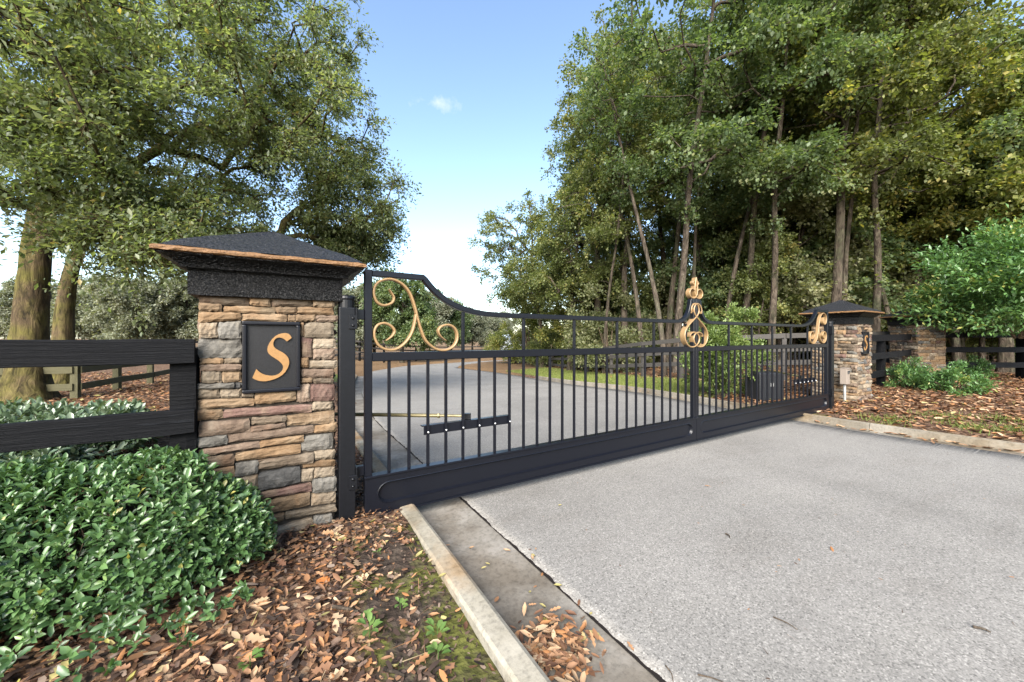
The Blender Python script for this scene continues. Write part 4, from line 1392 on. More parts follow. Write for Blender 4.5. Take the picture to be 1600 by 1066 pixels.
# --- the big mossy oak on the left
def left_oaks():
    rng = np.random.default_rng(42)
    # built about its own foot; crown reaches right over the fence
    def rel(x, d, z, base):
        p = xd(x, d); return np.array([p[0] - base[0], p[1] - base[1], z])
    base = xd(42, 7.7)
    trunk = [(0, 0, -.1), (.02, .02, .9), (.06, .05, 2.2), (.16, .10, 3.8), (.40, .10, 5.6), (.75, .0, 7.4), (1.2, -.1, 9.6)]
    cs = []
    spec = [(300, 8.2, 6.2, 3.4, 3.4, 2.9, 80), (470, 9.2, 5.6, 2.5, 2.5, 2.3, 50), (100, 6.4, 5.0, 2.4, 2.4, 2.0, 34), (330, 9.0, 9.3, 3.4, 3.4, 2.6, 50), (545, 10.5, 4.4, 1.9, 1.9, 1.7, 34), (190, 6.6, 3.4, 1.7, 1.6, .8, 26), (330, 8.0, 3.4, 1.6, 1.6, .8, 20), (20, 5.6, 3.8, 1.5, 1.5, 1.6, 16), (120, 7.0, 8.5, 2.6, 2.6, 2.0, 30), (470, 9.5, 8.2, 2.0, 2.0, 1.8, 26), (230, 6.0, 2.75, 1.2, 1.2, .45, 14), (560, 10.8, 3.7, 1.5, 1.5, 1.1, 26), (500, 9.6, 3.6, 1.4, 1.4, .9, 18), (50, 5.2, 5.6, 1.7, 1.7, 1.6, 20)]
    for (x, d, z, a, b, c, n) in spec:
        cs += blob_centers(rng, int(n * 1.55), rel(x, d, z, base), (a, b, c), .25, 1.75, .14, .7)
    # keep the sky clear to the right of the crown and the trunk in view
    keep = []
    for c in cs:
        gx, gy = c[0] + base[0], c[1] + base[1]
        d = gx * FW[0] + gy * FW[1]; r = gx * RT[0] + gy * RT[1]
        px = 800 + FPX * r / d; py = 528 - FPX * (c[2] - EYE) / d
        lim = np.interp(py, [-200, 0, 120, 300, 400, 440, 470], [540, 555, 605, 635, 600, 540, 320])
        if px < lim and py < 480 and not (px < 90 and 330 < py) and d > 3.6: keep.append(c)
    rr = [rng.uniform(.42, .80) for _ in keep]
    wood, crown = tree_meshes(42, trunk, .31, keep, rr, 300, .074, .040, .45, .6, 16, 8, 1.75, .009, 1.1)
    put_tree('oak_tree', wood, crown, M['bark_moss'], M['leaf_oak'], (base[0], base[1], .05), 0, 1, 'big mossy trunked oak on the far left, spreading over the board fence')
    # second stem close behind
    b2 = xd(97, 10.0)
    trunk = [(0, 0, -.1), (.02, .0, 1.0), (.06, .0, 2.2), (.25, -.05, 3.4), (.7, -.1, 4.6), (1.3, -.2, 6.2)]
    cs = []
    for (x, d, z, a, b, c, n) in [(220, 11, 6.5, 3.2, 3.0, 2.2, 46), (120, 10.5, 6.5, 2.0, 2, 1.6, 16), (300, 12, 4.4, 2.2, 2.2, 1.2, 24)]:
        cs += blob_centers(rng, n, rel(x, d, z, b2), (a, b, c), .3, 2.4, .1, .7)
    wood, crown = tree_meshes(43, trunk, .25, cs, [rng.uniform(.6, 1.0) for _ in cs], 480, .078, .040, .45, .6, 14, 7, 1.5, .009, 1.2)
    put_tree('oak_tree', wood, crown, M['bark_moss'], M['leaf_oak'], (b2[0], b2[1], .05), 0, 1, 'slimmer forked oak standing just right of the big mossy trunk')
left_oaks()

# --- prototypes for the wood
PROTO = {}
def proto(key, seed, h, r0, crown, n, rr, nleaf, ll, lw, lean=(0, 0), tip=.012, droop=.25, bole=.45, twigs=False):
    rng = np.random.default_rng(seed)
    lx, ly = lean
    tr = [(0, 0, -.3), (lx * .05, ly * .05, h * .12), (lx * .22 + rng.normal(0, .1), ly * .2, h * .3), (lx * .5, ly * .5 + rng.normal(0, .12), h * .5), (lx * .75, ly * .8, h * .7), (lx, ly, h * .9)]
    cs = []
    for (ox, oy, z, a, b, c, k) in crown:
        cs += blob_centers(rng, int(k * 1.55), (ox + lx * z / h, oy + ly * z / h, z), (a, b, c), .30, h * .16, .15, .75)
    PROTO[key] = tree_meshes(seed, tr, r0, cs, [rng.uniform(*rr) for _ in cs], nleaf, ll, lw, droop, .75, 12, 6, 1.45, tip, 1.0, twigs)
proto('tall', 101, 17.0, .19, [(0, 0, 11.5, 3.2, 3.2, 4.0, 66), (.6, .3, 15.2, 2.2, 2.2, 2.4, 26), (-1.2, .4, 7.6, 2.4, 2.4, 1.6, 20)], 0, (.5, .9), 225, .115, .088, (1.2, .4))
proto('broad', 102, 12.5, .18, [(0, 0, 8.4, 3.9, 3.9, 3.1, 78), (-1.6, 0, 5.2, 2.8, 2.6, 1.4, 26), (1.5, .5, 5.6, 2.6, 2.6, 1.4, 22)], 0, (.5, .88), 230, .112, .086, (-.9, .4))
proto('airy', 103, 18.0, .19, [(0, 0, 13.5, 2.5, 2.5, 4.3, 46), (.4, 0, 9.0, 2.0, 2.0, 1.6, 16)], 0, (.42, .78), 165, .108, .082, (1.2, -.3))
proto('slim', 104, 15.0, .11, [(0, 0, 12.2, 2.0, 2.0, 2.8, 30), (.3, .2, 8.0, 1.5, 1.5, 1.0, 10)], 0, (.5, .85), 130, .112, .088, (2.4, .8), .010)
proto('leaning', 105, 14.5, .165, [(0, 0, 11.0, 3.0, 3.0, 2.8, 46), (-.8, 0, 7.0, 2.2, 2.0, 1.2, 14)], 0, (.5, .88), 205, .112, .086, (-3.4, .6))

proto('sapling', 107, 7.0, .055, [(0, 0, 4.4, 1.6, 1.6, 2.3, 26), (.4, 0, 2.4, 1.2, 1.2, .8, 8)], 0, (.5, .9), 300, .110, .085, (.4, .2), .008)
def wood_tree(key, x, d, rz, s, leaf, barkn, label, group=None, name='wood_tree', zs=1.0):
    p = xd(x, d)
    z = float(terrain(*p)) - .05
    w, c = PROTO[key]
    return put_tree(name, w, c, M[barkn], M[leaf], (p[0], p[1], z), rz, (s, s, s * zs), label, group)

# trees of the front row, left to right along the edge of the wood
FRONT = [
    ('broad', 846, 25, .4, .95, 'leaf_wood', 'bark_dark', 'low bushy tree at the left end of the wood, leaning over the drive'),
    ('broad', 890, 20.5, 2.2, .90, 'leaf_wood', 'bark', 'broad dark tree of the wood rising behind the middle of the gate'),
    ('airy', 935, 20, 1.2, 1.02, 'leaf_wood', 'bark_dark', 'tall thin topped tree standing highest against the sky left of the wood'),
    ('tall', 975, 18, .2, .98, 'leaf_wood', 'bark_dark', 'dark trunked tree left of the gilt finial, two rows into the wood'),
    ('leaning', 1056, 14.6, 1.15, 1.0, 'leaf_wood_green', 'bark_pale', 'pale leaning trunk behind the gilt finial of the gate'),
    ('tall', 1040, 21, 3.3, .98, 'leaf_wood', 'bark', 'tall tree behind the pale leaning trunk'),
    ('airy', 1085, 17.5, .3, 1.0, 'leaf_wood', 'bark', 'thin crowned tall tree right of the pale leaning trunk'),
    ('leaning', 1160, 15.2, 1.0, .95, 'leaf_wood_green', 'bark', 'leaning trunk behind the round bush of the far gate leaf'),
    ('leaning', 1205, 14.2, .75, .90, 'leaf_wood_green', 'bark_dark', 'dark leaning trunk midway between finial and far pillar'),
    ('tall', 1303, 13.4, 4.0, .98, 'leaf_wood_yellow', 'bark', 'thick upright trunk with yellowing crown right behind the far pillar cap'),
    ('tall', 1240, 19, 1.7, 1.0, 'leaf_wood_yellow', 'bark_dark', 'yellow green tall tree between the leaning trunk and the thick upright one'),
    ('leaning', 1368, 13.8, .5, .92, 'leaf_wood', 'bark_dark', 'dark crooked trunk leaning left, just right of the far pillar cap'),
    ('broad', 1440, 14.5, 5.1, 1.05, 'leaf_wood_yellow', 'bark', 'wide yellow green tree above the half hidden pillar'),
    ('tall', 1500, 17, .9, 1.02, 'leaf_wood_yellow', 'bark', 'tall yellow green tree towards the right edge of the wood'),
    ('broad', 1570, 12.5, 2.9, 1.05, 'leaf_wood_yellow', 'bark', 'yellowish broad tree at the right edge behind the green shrub'),
    ('broad', 1690, 12.0, .9, 1.0, 'leaf_wood_green', 'bark', 'tree reaching in from beyond the right edge over the shrub'),
    ('airy', 1350, 22, .9, 1.12, 'leaf_wood_yellow', 'bark', 'thin yellow topped tree far behind the far pillar'),
]
for (key, x, d, rz, s, lf, bk, lab) in FRONT:
    wood_tree(key, x, d, rz, s, lf, bk, lab, 'front trees of the wood')
ORD = ['first', 'second', 'third', 'fourth', 'fifth', 'sixth', 'seventh', 'eighth', 'ninth', 'tenth', 'eleventh', 'twelfth', 'thirteenth', 'fourteenth', 'fifteenth', 'sixteenth']
_r = random.Random(8)
for k in range(16):
    x = 925 + k * 40 + _r.uniform(-12, 12); d = _r.uniform(13.6, 18.5) if x > 990 else _r.uniform(17.5, 21)
    wood_tree('slim', x, d, _r.uniform(0, 6.28), _r.uniform(.82, 1.1), _r.choice(['leaf_wood', 'leaf_wood_green', 'leaf_wood_yellow'] if x > 1200 else ['leaf_wood', 'leaf_wood_green']), _r.choice(['bark', 'bark_dark', 'bark_pale']), 'slim leaning tree of the wood edge, %s from the left along the grey fence' % ORD[k], 'slim trees of the wood edge')
# trunks deeper in the wood
_r = random.Random(77)
DEEP = []
tries = 0
while len(DEEP) < 30 and tries < 4000:
    tries += 1
    x = _r.uniform(890, 1640); d = _r.uniform(16.5, 30)
    if x < 930 and d < 26: continue
    p = xd(x, d)
    if p[1] < 4 or all(math.hypot(p[0] - q[0], p[1] - q[1]) > 1.5 for q in DEEP):
        if all(math.hypot(p[0] - q[0], p[1] - q[1]) > 1.5 for q in DEEP):
            DEEP.append(p)
            key = _r.choice(['slim', 'slim', 'slim', 'airy', 'leaning', 'slim'])
            w, c = PROTO[key]
            put_tree('wood_tree', w, c, M[_r.choice(['bark', 'bark_dark', 'bark_dark', 'bark_pale'])], M[_r.choice(['leaf_wood', 'leaf_under', 'leaf_wood_green'])], (p[0], p[1], float(terrain(*p)) - .05), _r.uniform(0, 6.28), _r.uniform(.75, 1.0), 'slim tree deep in the shade of the wood behind its front row', 'deep trees of the wood')

# undergrowth: bushes of the wood's edge, each a thing
def bush_meshes(seed, rad, n, nleaf, ll, lw, tpl=KITE, zmin=.15, flat=.9, stems=9, tw=14):
    rng = np.random.default_rng(seed)
    cs = blob_centers(rng, n, (0, 0, rad[2] * .95), rad, .35, zmin, .12, .8)
    pos, dirs, ups, cl = [], [], [], []
    verts, faces = [], []
    for k in range(stems):
        a = rng.uniform(0, 6.28); q = rng.uniform(.3, .75)
        tube(verts, faces, [(.05 * math.cos(a), .05 * math.sin(a), -.1), (rad[0] * q * .4 * math.cos(a), rad[1] * q * .4 * math.sin(a), rad[2] * .6), (rad[0] * q * math.cos(a), rad[1] * q * math.sin(a), rad[2] * rng.uniform(1.0, 1.6))], [.03 * rad[2] ** .5, .02 * rad[2] ** .5, .008], 5)
    for c in cs:
        m = nleaf
        td = unit(rng.normal(size=(tw, 3)) * np.array([1, 1, flat]) + unit((c - np.array([0, 0, rad[2] * .6]))[None])[0] * .7)
        R = rng.uniform(.22, .36) * (rad[0] + rad[1]) / 2
        wch = rng.integers(0, tw, m); t = rng.uniform(.1, 1, m)
        p = c + td[wch] * (R * t)[:, None] + rng.normal(0, .06 * R + .3 * ll, (m, 3))
        p[:, 2] = np.maximum(p[:, 2], .02)
        pos.append(p); dirs.append(unit(td[wch] * .8 + rand_dirs(rng, m) * .8)); ups.append(unit(rand_dirs(rng, m) * .7 + np.array([0, 0, 1.]))); cl.append(np.full(m, rng.normal(0, .12)))
    pos = np.concatenate(pos); m = len(pos)
    f = rng.uniform(.7, 1.25, m)
    me = leaves_mesh('foliage', pos, np.concatenate(dirs), np.concatenate(ups), ll * f, lw * f, tpl, np.clip(rng.beta(2.2, 2.2, m) + np.concatenate(cl), 0, .98))
    st = bpy.data.meshes.new('stem'); st.from_pydata(verts, [], faces)
    return st, me

def put_bush(name, meshes, leafm, loc, rz, scale, label, group=None, cat='bush'):
    root = empty(name, loc, rz)
    root.scale = scale if hasattr(scale, '__len__') else (scale,) * 3
    tag(root, label, cat, group)
    st, me = meshes
    if not st.materials: st.materials.append(M['twig'])
    if not me.materials: me.materials.append(leafm)
    a = bpy.data.objects.new('stem', st); COL.objects.link(a); a.parent = root; a['kind'] = 'stuff'
    b = bpy.data.objects.new('foliage', me); COL.objects.link(b); b.parent = root; b['kind'] = 'stuff'
    if me.materials[0] != leafm:
        b.material_slots[0].link = 'OBJECT'; b.material_slots[0].material = leafm
    return root
UB = bush_meshes(301, (1.6, 1.6, 1.3), 34, 380, .105, .075)
UB2 = bush_meshes(302, (1.3, 1.3, 2.1), 34, 380, .105, .075)
_r = random.Random(5)
_under = [(800, 33, 1.3, 'leaf_wood_yellow', 'pale green bush at the very left foot of the wood'), (828, 29, 1.35, 'leaf_wood_yellow', 'yellow green bush left of the first upper gate bars'), (858, 26, 1.2, 'leaf_wood', 'bush at the wood edge above the middle of the near gate leaf'), (890, 23, 1.15, 'leaf_wood_yellow', 'bright bush behind the grey fence, left of the finial'), (925, 20.5, 1.0, 'leaf_wood', 'dark bush behind the grey fence, nearest left of the finial')]
for k, (x, d, s, lf, lab) in enumerate(_under):
    p = xd(x, d)
    put_bush('edge_bush', UB2 if k % 2 else UB, M[lf], (p[0], p[1], float(terrain(*p))), k * 1.3, s, lab, 'bushes at the foot of the wood')
for k in range(30):
    x = _r.uniform(945, 1640); d = _r.uniform(17, 30)
    p = xd(x, d)
    put_bush('thicket_bush', UB2 if k % 2 else UB, M[_r.choice(['leaf_under', 'leaf_wood', 'leaf_under'])], (p[0], p[1], float(terrain(*p))), _r.uniform(0, 6), _r.uniform(.75, 1.35), 'thin undergrowth bush in the shade between the trunks of the wood', 'undergrowth inside the wood')

_r = random.Random(15)
for k in range(34):
    x = _r.uniform(900, 1640); d = _r.uniform(14.5, 25)
    if x < 960 and d < 19: continue
    w, c = PROTO['sapling']; p = xd(x, d)
    put_tree('sapling', w, c, M[_r.choice(['bark', 'bark_dark'])], M[_r.choice(['leaf_under', 'leaf_wood_green', 'leaf_wood'])], (p[0], p[1], float(terrain(*p)) - .05), _r.uniform(0, 6.28), _r.uniform(.8, 1.35), 'thin leafy sapling growing between the trunks of the wood', 'saplings inside the wood')

# the wood's depth: countless stems and leaves that read as one mass
def deep_wood():
    rng = np.random.default_rng(900)
    n = 60000
    x = rng.uniform(815, 1900, n); d = rng.uniform(31, 46, n)
    r = (x - 800) / FPX * d
    U = r * RT[0] + d * FW[0]; V = r * RT[1] + d * FW[1]
    z = terrain(U, V) + rng.uniform(0, 1, n) ** 1.3 * 11
    pos = np.stack([U, V, z], 1)
    me = leaves_mesh('far_wood', pos, rand_dirs(rng, n), unit(rand_dirs(rng, n) + np.array([0, 0, 1.])), rng.uniform(.3, .6, n), rng.uniform(.16, .3, n), KITE, rng.beta(2, 2, n))
    o = link('far_wood', me, M['leaf_under'])
    tag(o, 'deep green mass of the wood seen between its trunks', 'wood', kind='stuff')
deep_wood()

# distant trees beyond the drive and the field
proto('far', 106, 11, .25, [(0, 0, 6.6, 4.2, 4.2, 3.6, 56), (.5, 0, 3.6, 3.4, 3.4, 1.6, 22)], 0, (.9, 1.5), 300, .24, .18, (.2, .1), .016)
FAR = [(628, 40, .92, 'leaf_wood_green', 'oak seen through the gilt corner scroll beyond the drive'), (585, 52, 1.0, 'leaf_far', 'grey green tree just right of the near gate post, far off'), (662, 58, .95, 'leaf_far', 'far tree right of the oak behind the corner scroll'), (705, 62, .88, 'leaf_wood_green', 'far tree under the sweep of the gate top'), (738, 70, .78, 'leaf_far', 'small far tree below the straight gate top'), (765, 80, .75, 'leaf_far', 'smallest far grey tree left of the wood'), (785, 95, .9, 'leaf_far', 'far tree touching the left edge of the wood'),
       (540, 48, .9, 'leaf_far', 'far tree behind the near gate post'), (480, 55, 1.0, 'leaf_far', 'far tree behind the near pillar'), (330, 42, .8, 'leaf_far', 'far tree left of the near pillar, below the oak branches'), (255, 48, .85, 'leaf_far', 'pale far tree beyond the paddock, left of the pillar'), (190, 40, .66, 'leaf_far', 'low pale far tree in the paddock distance'), (130, 52, .8, 'leaf_far', 'far tree seen right of the slimmer oak stem'), (40, 50, .9, 'leaf_far', 'far tree behind the big mossy trunk'), (410, 60, 1.0, 'leaf_far', 'far tree behind the pillar cap'), (290, 26, .55, 'leaf_far', 'pale low tree close left of the near pillar'), (215, 24, .5, 'leaf_far', 'pale green low tree beyond the paddock fence'), (150, 30, .62, 'leaf_far', 'pale low tree right of the slimmer oak stem')]
for k, (x, d, s, lf, lab) in enumerate(FAR):
    wood_tree('far', x, d, k * 1.7, s, lf, 'bark', lab, 'distant trees', 'far_tree')

# --- shrubs near the drive
PB = bush_meshes(310, (.78, .78, .86), 60, 330, .075, .034, KITE, .1)
put_bush('round_bush', PB, M['leaf_pitt'], (8.30, 4.75, .06), 0, (1, 1, 1.0), 'rounded yellow green bush standing behind the far gate leaf')
RS = bush_meshes(311, (1.95, 1.6, 1.10), 130, 190, .105, .050, KITE, .1, .55)
_s = xd(1592, 9.0)
put_bush('green_shrub', RS, M['leaf_shrub'], (_s[0], _s[1], 1.45), .4, (1.1, 1.1, 1.08), 'large bright green shrub hanging over the fence on the far right')
SS = bush_meshes(312, (.55, .55, .28), 26, 170, .070, .032, KITE, .03)
for k, (x, y, s, lab) in enumerate([(1424, 604, (.75, .75, .95), 'small green shrub in the leaf litter before the far right pillar'), (1492, 612, (.95, .95, .9), 'low spreading green shrub right of the small one by the pillar'), (1440, 586, (.5, .5, .9), 'tiny shrub at the foot of the far right pillar'), (1525, 590, (.8, .6, .8), 'dark low shrub under the right fence'), (1592, 575, (.8, .7, 1.0), 'low shrub at the right edge below the fence')]):
    d = FPX * (EYE - .12) / (y - 528 + 8)
    p = xd(x, d)
    put_bush('low_shrub', SS, M['leaf_shrub'], (p[0], p[1], float(terrain(*p)) + .03), k, s, lab, 'low shrubs in the right bed')

# --- the clipped hedge in front and the ground cover behind the fence
LEAF_UNIT = {}
def hedge(name, label, box_, ntip, ll, lw, leafm, seed, parts=0, per=8, ragged=0, cat='hedge', core=True):
    """box_: u0, u1, v0, v1, z0, z1; rosettes of leaves at the tips of an uneven clipped body"""
    rng = np.random.default_rng(seed)
    u0, u1, v0, v1, z0, z1 = box_
    c = np.array([(u0 + u1) / 2, (v0 + v1) / 2, z0]); h = np.array([(u1 - u0) / 2, (v1 - v0) / 2, z1 - z0])
    root = empty(name, (c[0], c[1], z0))
    tag(root, label, cat)
    # tips on a superellipsoid shell
    P, Nn = [], []
    while len(P) < ntip:
        d = rng.normal(size=3); d[2] = abs(d[2]) if rng.random() < .9 else d[2] * .3
        d = d * np.array([1.0 if rng.random() < .5 else h[0] / h[1], 1, .8])
        d /= np.linalg.norm(d)
        e = 3.2
        k = (abs(d[0]) ** e + abs(d[1]) ** e + abs(d[2]) ** e) ** (-1 / e)
        q = d * k
        lump = 1 + .05 * math.sin(q[0] * h[0] * 6.0 + 1) + .05 * math.sin(q[1] * 5 + q[0] * h[0] * 3.1) + .03 * math.sin(q[0] * h[0] * 13)
        p = c + q * h * lump * (1 - abs(rng.normal(0, .07)))
        if p[2] < z0 + .10 + .12 * (p[1] > 0) * rng.random(): continue
        nn = np.sign(q) * np.abs(q) ** (e - 1) / h
        nn /= np.linalg.norm(nn)
        P.append(p); Nn.append(nn)
    P = np.array(P); Nn = np.array(Nn)
    if ragged:
        # loose low shoots in front
        k = ragged
        ru = rng.uniform(u0, u1 - .1, k); rv = v0 - rng.uniform(-.15, .16, k); rz = z0 + rng.uniform(.03, .2, k)
        P = np.concatenate([P, np.stack([ru, rv, rz], 1)]); Nn = np.concatenate([Nn, unit(np.stack([rng.normal(0, .4, k), -np.ones(k), rng.normal(.2, .3, k)], 1))])
    n = len(P)
    tw = unit(Nn * .8 + np.array([0, 0, .75]) + rng.normal(0, .35, (n, 3)))
    a1 = unit(np.cross(tw, rng.normal(size=(n, 3)))); a2 = np.cross(tw, a1)
    idx = np.repeat(np.arange(n), per)
    m = len(idx)
    k = np.tile(np.arange(per), n)
    ph = k * 2.399 + np.repeat(rng.uniform(0, 6.28, n), per)
    lvl = k / (per - 1)
    tilt = np.radians(78 - 48 * lvl) + rng.normal(0, .16, m)
    rad = a1[idx] * np.cos(ph)[:, None] + a2[idx] * np.sin(ph)[:, None]
    dirs = unit(tw[idx] * np.cos(tilt)[:, None] + rad * np.sin(tilt)[:, None])
    ups = unit(tw[idx] * np.sin(tilt)[:, None] - rad * np.cos(tilt)[:, None] + rng.normal(0, .22, (m, 3)))
    pos = P[idx] + tw[idx] * (lvl * ll * .9)[:, None] + rng.normal(0, .004, (m, 3))
    f = np.clip(rng.lognormal(-.08, .30, m), .4, 1.5)
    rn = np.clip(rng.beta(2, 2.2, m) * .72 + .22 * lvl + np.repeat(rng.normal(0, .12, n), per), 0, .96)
    rn = np.where(rng.random(m) < .012, 1.0, rn)
    L = ll * f; W = lw * f * rng.uniform(.85, 1.1, m)
    # leaves that show largest become pieces of their own
    if parts:
        dist = np.linalg.norm(pos - np.array([0, 0, EYE]), axis=1)
        fx = pos[:, 0] * FW[0] + pos[:, 1] * FW[1]; rx = pos[:, 0] * RT[0] + pos[:, 1] * RT[1]
        px = 800 + FPX * rx / np.maximum(fx, .05); py = 528 - FPX * (pos[:, 2] - EYE) / np.maximum(fx, .05)
        vis = (fx > .3) & (px > 10) & (px < 1590) & (py > 0) & (py < 1050) & (np.einsum('ij,ij->i', Nn[idx], np.array([0, 0, EYE]) - pos) > 0)
        score = np.where(vis, L / dist * (.6 + .8 * lvl), 0)
        pick = np.argsort(-score)[:parts * 3]
        pick = rng.choice(pick, parts, replace=False)
        rest = np.ones(m, bool); rest[pick] = False
        units = []
        for q in range(5):
            units.append(leaves_mesh('leaf', np.zeros((1, 3)), np.array([[1., 0, 0]]), np.array([[0, 0, 1.]]), [1.0], [.46], FULL, np.array([.25 + .17 * q])))
            units[-1].materials.append(leafm)
        for i in pick:
            x = unit(dirs[i]); y = unit(np.cross(ups[i], x)); z = np.cross(x, y)
            o = bpy.data.objects.new('leaf', units[min(4, int(rn[i] * 5))]); COL.objects.link(o); o.parent = root
            mt = Matrix(((x[0], y[0], z[0], 0), (x[1], y[1], z[1], 0), (x[2], y[2], z[2], 0), (0, 0, 0, 1)))
            o.matrix_local = Matrix.Translation(pos[i] - np.array([c[0], c[1], z0])) @ mt @ Matrix.Diagonal((L[i], L[i], L[i], 1))
    else:
        rest = np.ones(m, bool)
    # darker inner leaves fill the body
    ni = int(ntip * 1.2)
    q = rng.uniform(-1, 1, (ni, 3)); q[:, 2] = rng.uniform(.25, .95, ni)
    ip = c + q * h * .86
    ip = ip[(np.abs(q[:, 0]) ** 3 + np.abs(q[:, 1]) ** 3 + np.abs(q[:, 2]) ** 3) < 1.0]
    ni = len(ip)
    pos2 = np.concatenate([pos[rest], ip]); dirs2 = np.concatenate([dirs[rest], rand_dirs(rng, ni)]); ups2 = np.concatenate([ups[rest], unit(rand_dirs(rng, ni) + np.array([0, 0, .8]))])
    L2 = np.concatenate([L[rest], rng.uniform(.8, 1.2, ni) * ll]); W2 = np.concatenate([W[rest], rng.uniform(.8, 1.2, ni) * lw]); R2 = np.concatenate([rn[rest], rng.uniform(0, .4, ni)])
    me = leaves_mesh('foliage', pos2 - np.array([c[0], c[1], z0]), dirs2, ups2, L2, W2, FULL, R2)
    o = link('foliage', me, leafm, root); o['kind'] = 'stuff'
    # stems
    verts, faces = [], []
    ns = int(18 * (u1 - u0))
    for s in range(ns):
        b = np.array([rng.uniform(-h[0] * .9, h[0] * .9), rng.uniform(-h[1] * .5, h[1] * .5), -.05])
        for w in range(4):
            e = b + np.array([rng.normal(0, .16), rng.normal(-.03, .10), h[2] * rng.uniform(.5, .85)])
            mid = (b + e) / 2 + rng.normal(0, .03, 3)
            tube(verts, faces, [b, mid, e], [.009, .006, .003], 5)
    for s in range(min(n, 900)):
        e = P[s] - np.array([c[0], c[1], z0]); b = e - tw[s] * rng.uniform(.10, .2) - Nn[s] * .06
        tube(verts, faces, [b, (b + e) / 2 + rng.normal(0, .006, 3), e + tw[s] * ll * .7], [.0035, .003, .002], 3)
    mw = bpy.data.meshes.new('stem'); mw.from_pydata(verts, [], faces)
    o = link('stem', mw, M['twig'], root); o['kind'] = 'stuff'
    return root
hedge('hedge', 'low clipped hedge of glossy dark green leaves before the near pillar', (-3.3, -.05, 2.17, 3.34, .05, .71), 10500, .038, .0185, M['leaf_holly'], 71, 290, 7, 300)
hedge('ground_cover', 'pale leaved low planting behind the board fence at the foot of the oak', (-6.6, -1.30, 4.4, 7.3, .05, .52), 5200, .075, .036, M['leaf_cover'], 72, 0, 6, 0, 'plants')

# ------------------------------------------------------------------ leaf litter, grass, weeds
def litter(name, label, n, sampler, ll, tpl, m, seed, lift=.006, tilt=.35, kind='stuff', zs=None, cat='leaves', hfun=None, wf=None):
    rng = np.random.default_rng(seed)
    uv = sampler(rng, n)
    n = len(uv)
    z = (terrain(uv[:, 0], uv[:, 1]) if hfun is None else hfun(uv[:, 0], uv[:, 1])) + rng.uniform(.0, 1, n) ** 2 * .03 + lift
    a = rng.uniform(0, 2 * PI, n)
    dirs = np.stack([np.cos(a), np.sin(a), rng.normal(0, tilt * .6, n)], 1)
    ups = unit(np.stack([rng.normal(0, tilt, n), rng.normal(0, tilt, n), np.ones(n)], 1))
    L = ll * rng.uniform(.55, 1.35, n)
    W = L * (rng.uniform(.32, .55, n) if wf is None else wf)
    me = leaves_mesh(name, np.stack([uv[:, 0], uv[:, 1], z], 1), dirs, ups, L, W, tpl, rng.random(n) ** 1.0, 1.0, rng.uniform(-.6, 1.6, n) if zs is None else zs)
    o = link(name, me, m)
    tag(o, label, cat, kind=kind)
    return o

def mound(u, v):
    return terrain(u, v) + .05 * np.exp(-((u - .1) ** 2 / .8 + (v - 2.6) ** 2 / .3))
def bed_left(rng, n):
    u = rng.uniform(-2.6, .69, n * 2); v = rng.uniform(.55, 5.2, n * 2)
    w = np.clip((.62 - u) / .42, 0.10, 1)
    w = np.where(v > 2.3, np.maximum(w, .75), w)
    ok = (rng.random(n * 2) < w) & ~((u > -.5) & (u < .33) & (v > 2.83))
    return np.stack([u, v], 1)[ok][:n]
litter('leaf_litter', 'dry brown leaves heaped over the bed before the near pillar', 8000, bed_left, .046, CURL, M['leaf_dry'], 11, .006, .38, hfun=mound)
litter('bark_mulch', 'dark bark chips of the mulch between near pillar and kerb', 12000, bed_left, .042, CHIP, M['chip'], 12, .002, .3, hfun=mound, cat='mulch')
litter('oak_leaf_litter', 'lobed brown oak leaves among the litter before the near pillar', 1500, bed_left, .066, LOBE, M['leaf_dry'], 19, .014, .32, hfun=mound, wf=.62)
litter('leaf_fragments', 'broken bits of dry leaf between the mulch and the near kerb', 9000, bed_left, .024, CHIP, M['leaf_dry'], 17, .008, .5, hfun=mound)
litter('dry_needles', 'thin dry needles and grass stalks strewn over the mulch', 900, bed_left, .11, BLADE, M['leaf_dry'], 18, .02, .12, hfun=mound, cat='needles', wf=.03)
def soil_left(rng, n):
    return np.stack([rng.uniform(.1, .70, n), rng.uniform(.6, 2.6, n)], 1)
litter('soil_crumbs', 'dark crumbs on the bare mossy soil beside the near kerb', 1500, soil_left, .022, CHIP, M['chip'], 16, .0, .3, hfun=mound, cat='mulch')
def rside(u, v): return terrain(u, v) + np.where(u > 7.6, .10 * np.exp(-((v - 2.2) ** 2 / 2.2 + (u - 12.5) ** 2 / 12)), 0)
def bed_right(rng, n):
    k = n * 3
    u = rng.uniform(7.3, 19, k); v = rng.uniform(-5.5, 4.6, k)
    RX = np.interp(v, RE[:, 1], RE[:, 0])
    e = u - RX - .17
    w = np.clip(e / .9, .25, 1)
    ok = (e > 0) & (rng.random(k) < w) & ~((u > 9.5) & (u < 10.22) & (v > 2.8) & (v < 3.52))
    return np.stack([u, v], 1)[ok][:n]
litter('leaf_litter', 'rust brown fallen leaves covering the right bed behind the kerb', 26000, bed_right, .10, CURL, M['leaf_dry'], 13, .006, .36, hfun=rside)
def wood_floor(rng, n):
    k = n * 4
    x = rng.uniform(830, 1500, k); d = rng.uniform(8.2, 26, k)
    r = (x - 800) / FPX * d
    u = r * RT[0] + d * FW[0]; v = r * RT[1] + d * FW[1]
    RX = np.interp(v, RE[:, 1], RE[:, 0])
    e = u - RX
    w = np.clip((e - 2.6) / 1.0, .02, 1) * (e > .2) + np.where((v < 5.4) & (e > .2), 1, 0)
    ok = rng.random(k) < w
    return np.stack([u, v], 1)[ok][:n]
litter('leaf_litter', 'brown leaves on the ground along the grey fence by the wood', 14000, wood_floor, .13, KITE, M['leaf_dry'], 14)
